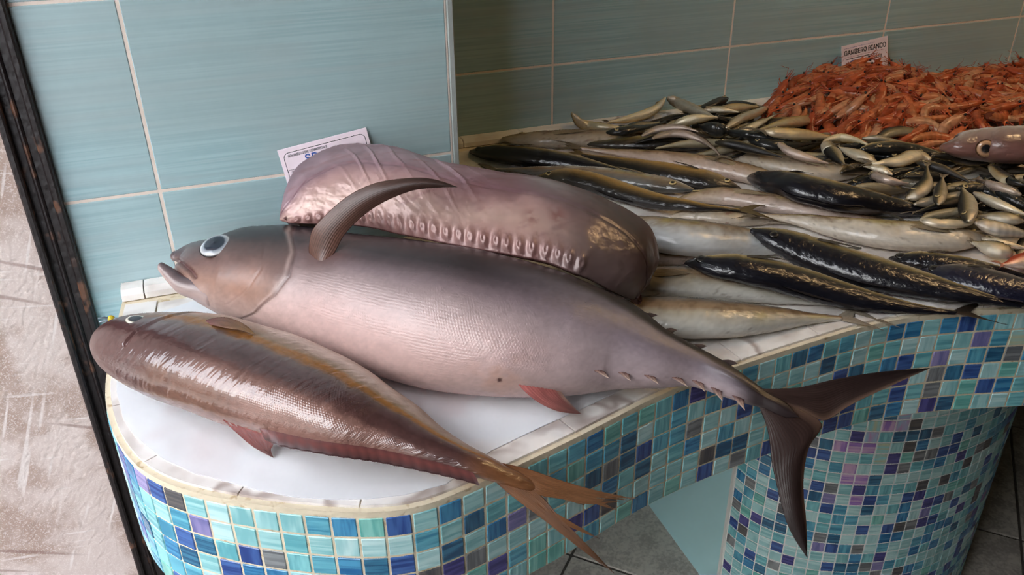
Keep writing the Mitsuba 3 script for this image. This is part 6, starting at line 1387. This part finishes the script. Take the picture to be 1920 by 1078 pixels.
def prawn_parts(seed):
    """One prawn along +x (head first), about 7 cm, curled downwards at the tail: carapace, abdomen, tail fan, legs, antennae, eyes."""
    r = np.random.default_rng(seed)
    curl = [0.5, 1.2, 2.0, 0.8, 2.9, 1.6][seed % 6]
    L = 0.062
    n = 34
    t = np.linspace(0, 1, n)
    ang = -curl * np.clip((t - 0.30) / 0.70, 0, 1) ** 1.1
    ds = L / (n - 1)
    P = np.zeros((n, 3))
    for k in range(1, n):
        P[k, 0] = P[k - 1, 0] - math.cos(ang[k]) * ds
        P[k, 2] = P[k - 1, 2] + math.sin(ang[k]) * ds
    P -= P[n // 2]
    T = np.gradient(P, axis=0); T /= np.linalg.norm(T, axis=1, keepdims=True)
    side = np.array([0, 1.0, 0])
    N = np.cross(T, side)
    N *= np.sign(N[3, 2])
    rad = np.interp(t, [0, 0.06, 0.2, 0.36, 0.5, 0.75, 0.92, 1], [0.0012, 0.0034, 0.0056, 0.0060, 0.0056, 0.0044, 0.0028, 0.0016])
    seg = 1 + 0.09 * np.where(t > 0.36, np.abs(((t - 0.36) / 0.64 * 6) % 1 - 0.1), 0.5)
    kk = 12
    th = np.linspace(0, 2 * np.pi, kk, endpoint=False)
    V = P[:, None] + (rad * seg)[:, None, None] * (np.cos(th)[None, :, None] * N[:, None] * 1.12 + np.sin(th)[None, :, None] * side * 0.86)
    V = V.reshape(-1, 3)
    i, j = np.meshgrid(np.arange(n - 1), np.arange(kk), indexing='ij')
    a, b = (i * kk + j).ravel(), (i * kk + (j + 1) % kk).ravel()
    F = np.vstack([np.stack([a, b, b + kk], 1), np.stack([a, b + kk, a + kk], 1)])
    hue = [((186, 88, 48), (196, 128, 86)), ((176, 74, 40), (190, 108, 64)), ((186, 120, 84), (196, 150, 116)), ((182, 80, 44), (200, 126, 76)), ((190, 108, 68), (192, 136, 98)), ((160, 64, 36), (178, 92, 54))][seed % 6]
    tone = np.repeat(t, kk)
    c = srgb(*hue[0])[None] * (1 - tone[:, None]) + srgb(*hue[1])[None] * tone[:, None]
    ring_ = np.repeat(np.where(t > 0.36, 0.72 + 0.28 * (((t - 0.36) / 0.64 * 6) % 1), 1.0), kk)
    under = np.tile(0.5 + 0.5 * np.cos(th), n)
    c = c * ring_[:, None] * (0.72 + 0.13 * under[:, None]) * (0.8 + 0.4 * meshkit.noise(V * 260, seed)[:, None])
    cut = int(0.37 * n)
    out = {}
    fh = F[(F // kk).max(1) <= cut]
    fa = F[(F // kk).min(1) >= cut]
    # rostrum joins the carapace
    tip = P[0] + np.array([0.016, 0, 0.004])
    rs = tube([P[2] + N[2] * 0.003, P[0] + [0.004, 0, 0.0022], tip], [0.0012, 0.0009, 0.0002], 6)
    cc = np.vstack([c, np.tile(srgb(*hue[0]), (len(rs[0]), 1))])
    out['carapace'] = ((np.vstack([V, rs[0]]), np.vstack([fh, rs[1] + len(V)])), cc)
    out['abdomen'] = ((V, fa), c)
    # tail fan of three blades
    e, te, ne = P[-1], T[-1], N[-1]
    bl = []
    for k in (-1, 0, 1):
        dirn = te + side * 0.45 * k
        dirn /= np.linalg.norm(dirn)
        w = np.cross(dirn, ne)
        q = [e, e + dirn * 0.006 + w * 0.0022, e + dirn * 0.0125 + w * 0.0016, e + dirn * 0.0135, e + dirn * 0.0125 - w * 0.0016, e + dirn * 0.006 - w * 0.0022]
        q = np.array(q)
        vv_ = np.vstack([q + ne * 0.0004, q - ne * 0.0004])
        ff = [[0, x, x + 1] for x in range(1, 5)] + [[6, 6 + x + 1, 6 + x] for x in range(1, 5)] + [[x, (x + 1) % 6, 6 + (x + 1) % 6] for x in range(6)] + [[x, 6 + (x + 1) % 6, 6 + x] for x in range(6)]
        bl.append((vv_, np.array(ff)))
    bl = join(bl)
    out['tail_fan'] = (bl, np.tile(srgb(*hue[0]) * 0.8, (len(bl[0]), 1)))
    legs = []
    for k in range(5):
        for sd in (-1, 1):
            p = P[int((0.14 + 0.05 * k) * n)] - N[int((0.14 + 0.05 * k) * n)] * 0.004 + side * sd * 0.0025
            kn = p + np.array([0.005 - 0.003 * k + 0.002 * r.normal(), sd * 0.002, -0.004])
            en = kn + np.array([0.004 + 0.003 * r.normal(), -sd * 0.002 + 0.001 * r.normal(), -0.004])
            legs.append(tube([p, kn, en], [0.0008, 0.0006, 0.0002], 5))
    for k in range(4):
        p = P[int((0.46 + 0.09 * k) * n)] - N[int((0.46 + 0.09 * k) * n)] * 0.004
        legs.append(tube([p, p - N[int((0.46 + 0.09 * k) * n)] * 0.005 + T[20] * 0.003], [0.0013, 0.0003], 5))
    lg = join(legs)
    out['legs'] = (lg, np.tile(srgb(160, 72, 44), (len(lg[0]), 1)))
    an = []
    for sd in (-1, 1):
        a0 = P[0] + side * sd * 0.0015
        an.append(tube([a0, a0 + [0.012, sd * 0.006, 0.003], a0 + [0.014, sd * 0.008, -0.003], a0 + [0.015, sd * (0.011 + 0.003 * r.random()), -0.007]], [0.0005, 0.0004, 0.0003, 0.0002], 4))
        an.append(tube([a0, a0 + [0.012, sd * 0.002, 0.005]], [0.0009, 0.0003], 4))
    an = join(an)
    out['antennae'] = (an, np.tile(srgb(150, 62, 40), (len(an[0]), 1)))
    ey = []
    for sd in (-1, 1):
        m = trimesh.creation.icosphere(1, 0.0015); m.apply_translation(P[1] + side * sd * 0.0028 + [0.002, 0, 0.0012])
        ey.append(m)
    ey = join(ey)
    out['eyes'] = (ey, np.tile(srgb(24, 18, 18), (len(ey[0]), 1)))
    return out


NK = 6
KIND = [prawn_parts(k) for k in range(NK)]
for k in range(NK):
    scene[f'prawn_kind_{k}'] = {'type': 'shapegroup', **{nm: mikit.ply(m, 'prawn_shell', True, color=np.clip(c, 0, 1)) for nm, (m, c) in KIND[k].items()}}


def heap(x, y):
    d1 = np.sqrt(((x - 1.085) / 0.185) ** 2 + ((y - 1.12) / 0.235) ** 2)
    d2 = np.sqrt(((x - 1.36) / 0.34) ** 2 + ((y - 1.09) / 0.185) ** 2)
    z1 = 0.073 * np.clip(1 - d1 ** 1.6, 0, 1) ** 0.75
    z2 = 0.040 * np.clip(1 - d2 ** 2, 0, 1) ** 0.7
    return np.maximum(z1, z2)


pts, tries = [], 0
while len(pts) < 250 and tries < 60000:
    tries += 1
    x, y = rng.uniform(0.9, 1.62), rng.uniform(0.9, 1.245)
    z = heap(x, y)
    if z < 0.004 or (x > 1.05 and y < 0.955):
        continue
    if min([(x - a) ** 2 + (y - b) ** 2 + (z - c) ** 2 for a, b, c in pts[-400:]] or [1]) < 0.0168 ** 2:
        continue
    pts.append((x, y, float(z)))
pts.sort(key=lambda p: p[2])


def prawn_matrix(x, y, z, rng, sink=0.0):
    g = 1e-3
    n = np.array([-(heap(x + g, y) - heap(x - g, y)) / (2 * g), -(heap(x, y + g) - heap(x, y - g)) / (2 * g), 1.0])
    n /= np.linalg.norm(n)
    yaw = rng.choice([rng.uniform(-0.6, 0.6), math.pi + rng.uniform(-0.7, 0.7), rng.uniform(0, 6.28)], p=[0.38, 0.38, 0.24])
    X = np.array([math.cos(yaw), math.sin(yaw), 0]); X = X - n * (X @ n); X /= np.linalg.norm(X)
    Yv = np.cross(n, X)
    roll = rng.choice([math.pi / 2, -math.pi / 2]) * rng.uniform(0.55, 1.1)
    X = X + n * rng.normal(0, 0.16); X /= np.linalg.norm(X)
    Yv = np.cross(n, X); Yv /= np.linalg.norm(Yv)
    Zv = np.cross(X, Yv)
    Y2, Z2 = Yv * math.cos(roll) + Zv * math.sin(roll), Zv * math.cos(roll) - Yv * math.sin(roll)
    s = rng.uniform(1.05, 1.4)
    M = np.eye(4)
    M[:3, 0], M[:3, 1], M[:3, 2] = X * s, Y2 * s, Z2 * s
    M[:3, 3] = np.array([x, y, max(z, 0.002) + 0.0045]) + n * (rng.uniform(-0.001, 0.004) - sink)
    M[2, 3] = max(M[2, 3], 0.0075)
    return M


for x, y, z in pts:
    M = prawn_matrix(x, y, z, rng)
    key = key_of('prawn')
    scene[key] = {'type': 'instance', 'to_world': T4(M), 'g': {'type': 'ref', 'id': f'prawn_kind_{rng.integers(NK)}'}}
    label(key, 'orange prawn in the heap in front of the GAMBERO BIANCO card', 'prawn', 'prawns in the orange heap')
# the prawns further down, seen only through gaps
low = []
for _ in range(420):
    x, y = rng.uniform(0.9, 1.62), rng.uniform(0.92, 1.245)
    z = float(heap(x, y))
    if z < 0.012 or (x > 1.05 and y < 0.96):
        continue
    M = prawn_matrix(x, y, z, rng, 0.010)
    k = KIND[rng.integers(NK)]
    for nm in ('carapace', 'abdomen'):
        (v, f), c = k[nm]
        low.append(((v @ M[:3, :3].T + M[:3, 3], f), c))
put('prawn_heap_inside', join([m for m, _ in low]), 'prawn_shell', True, color=np.clip(np.vstack([c for _, c in low]), 0, 1))
label('prawn_heap_inside', 'orange prawns deeper inside the heap, seen through the gaps', 'prawns', kind='stuff')
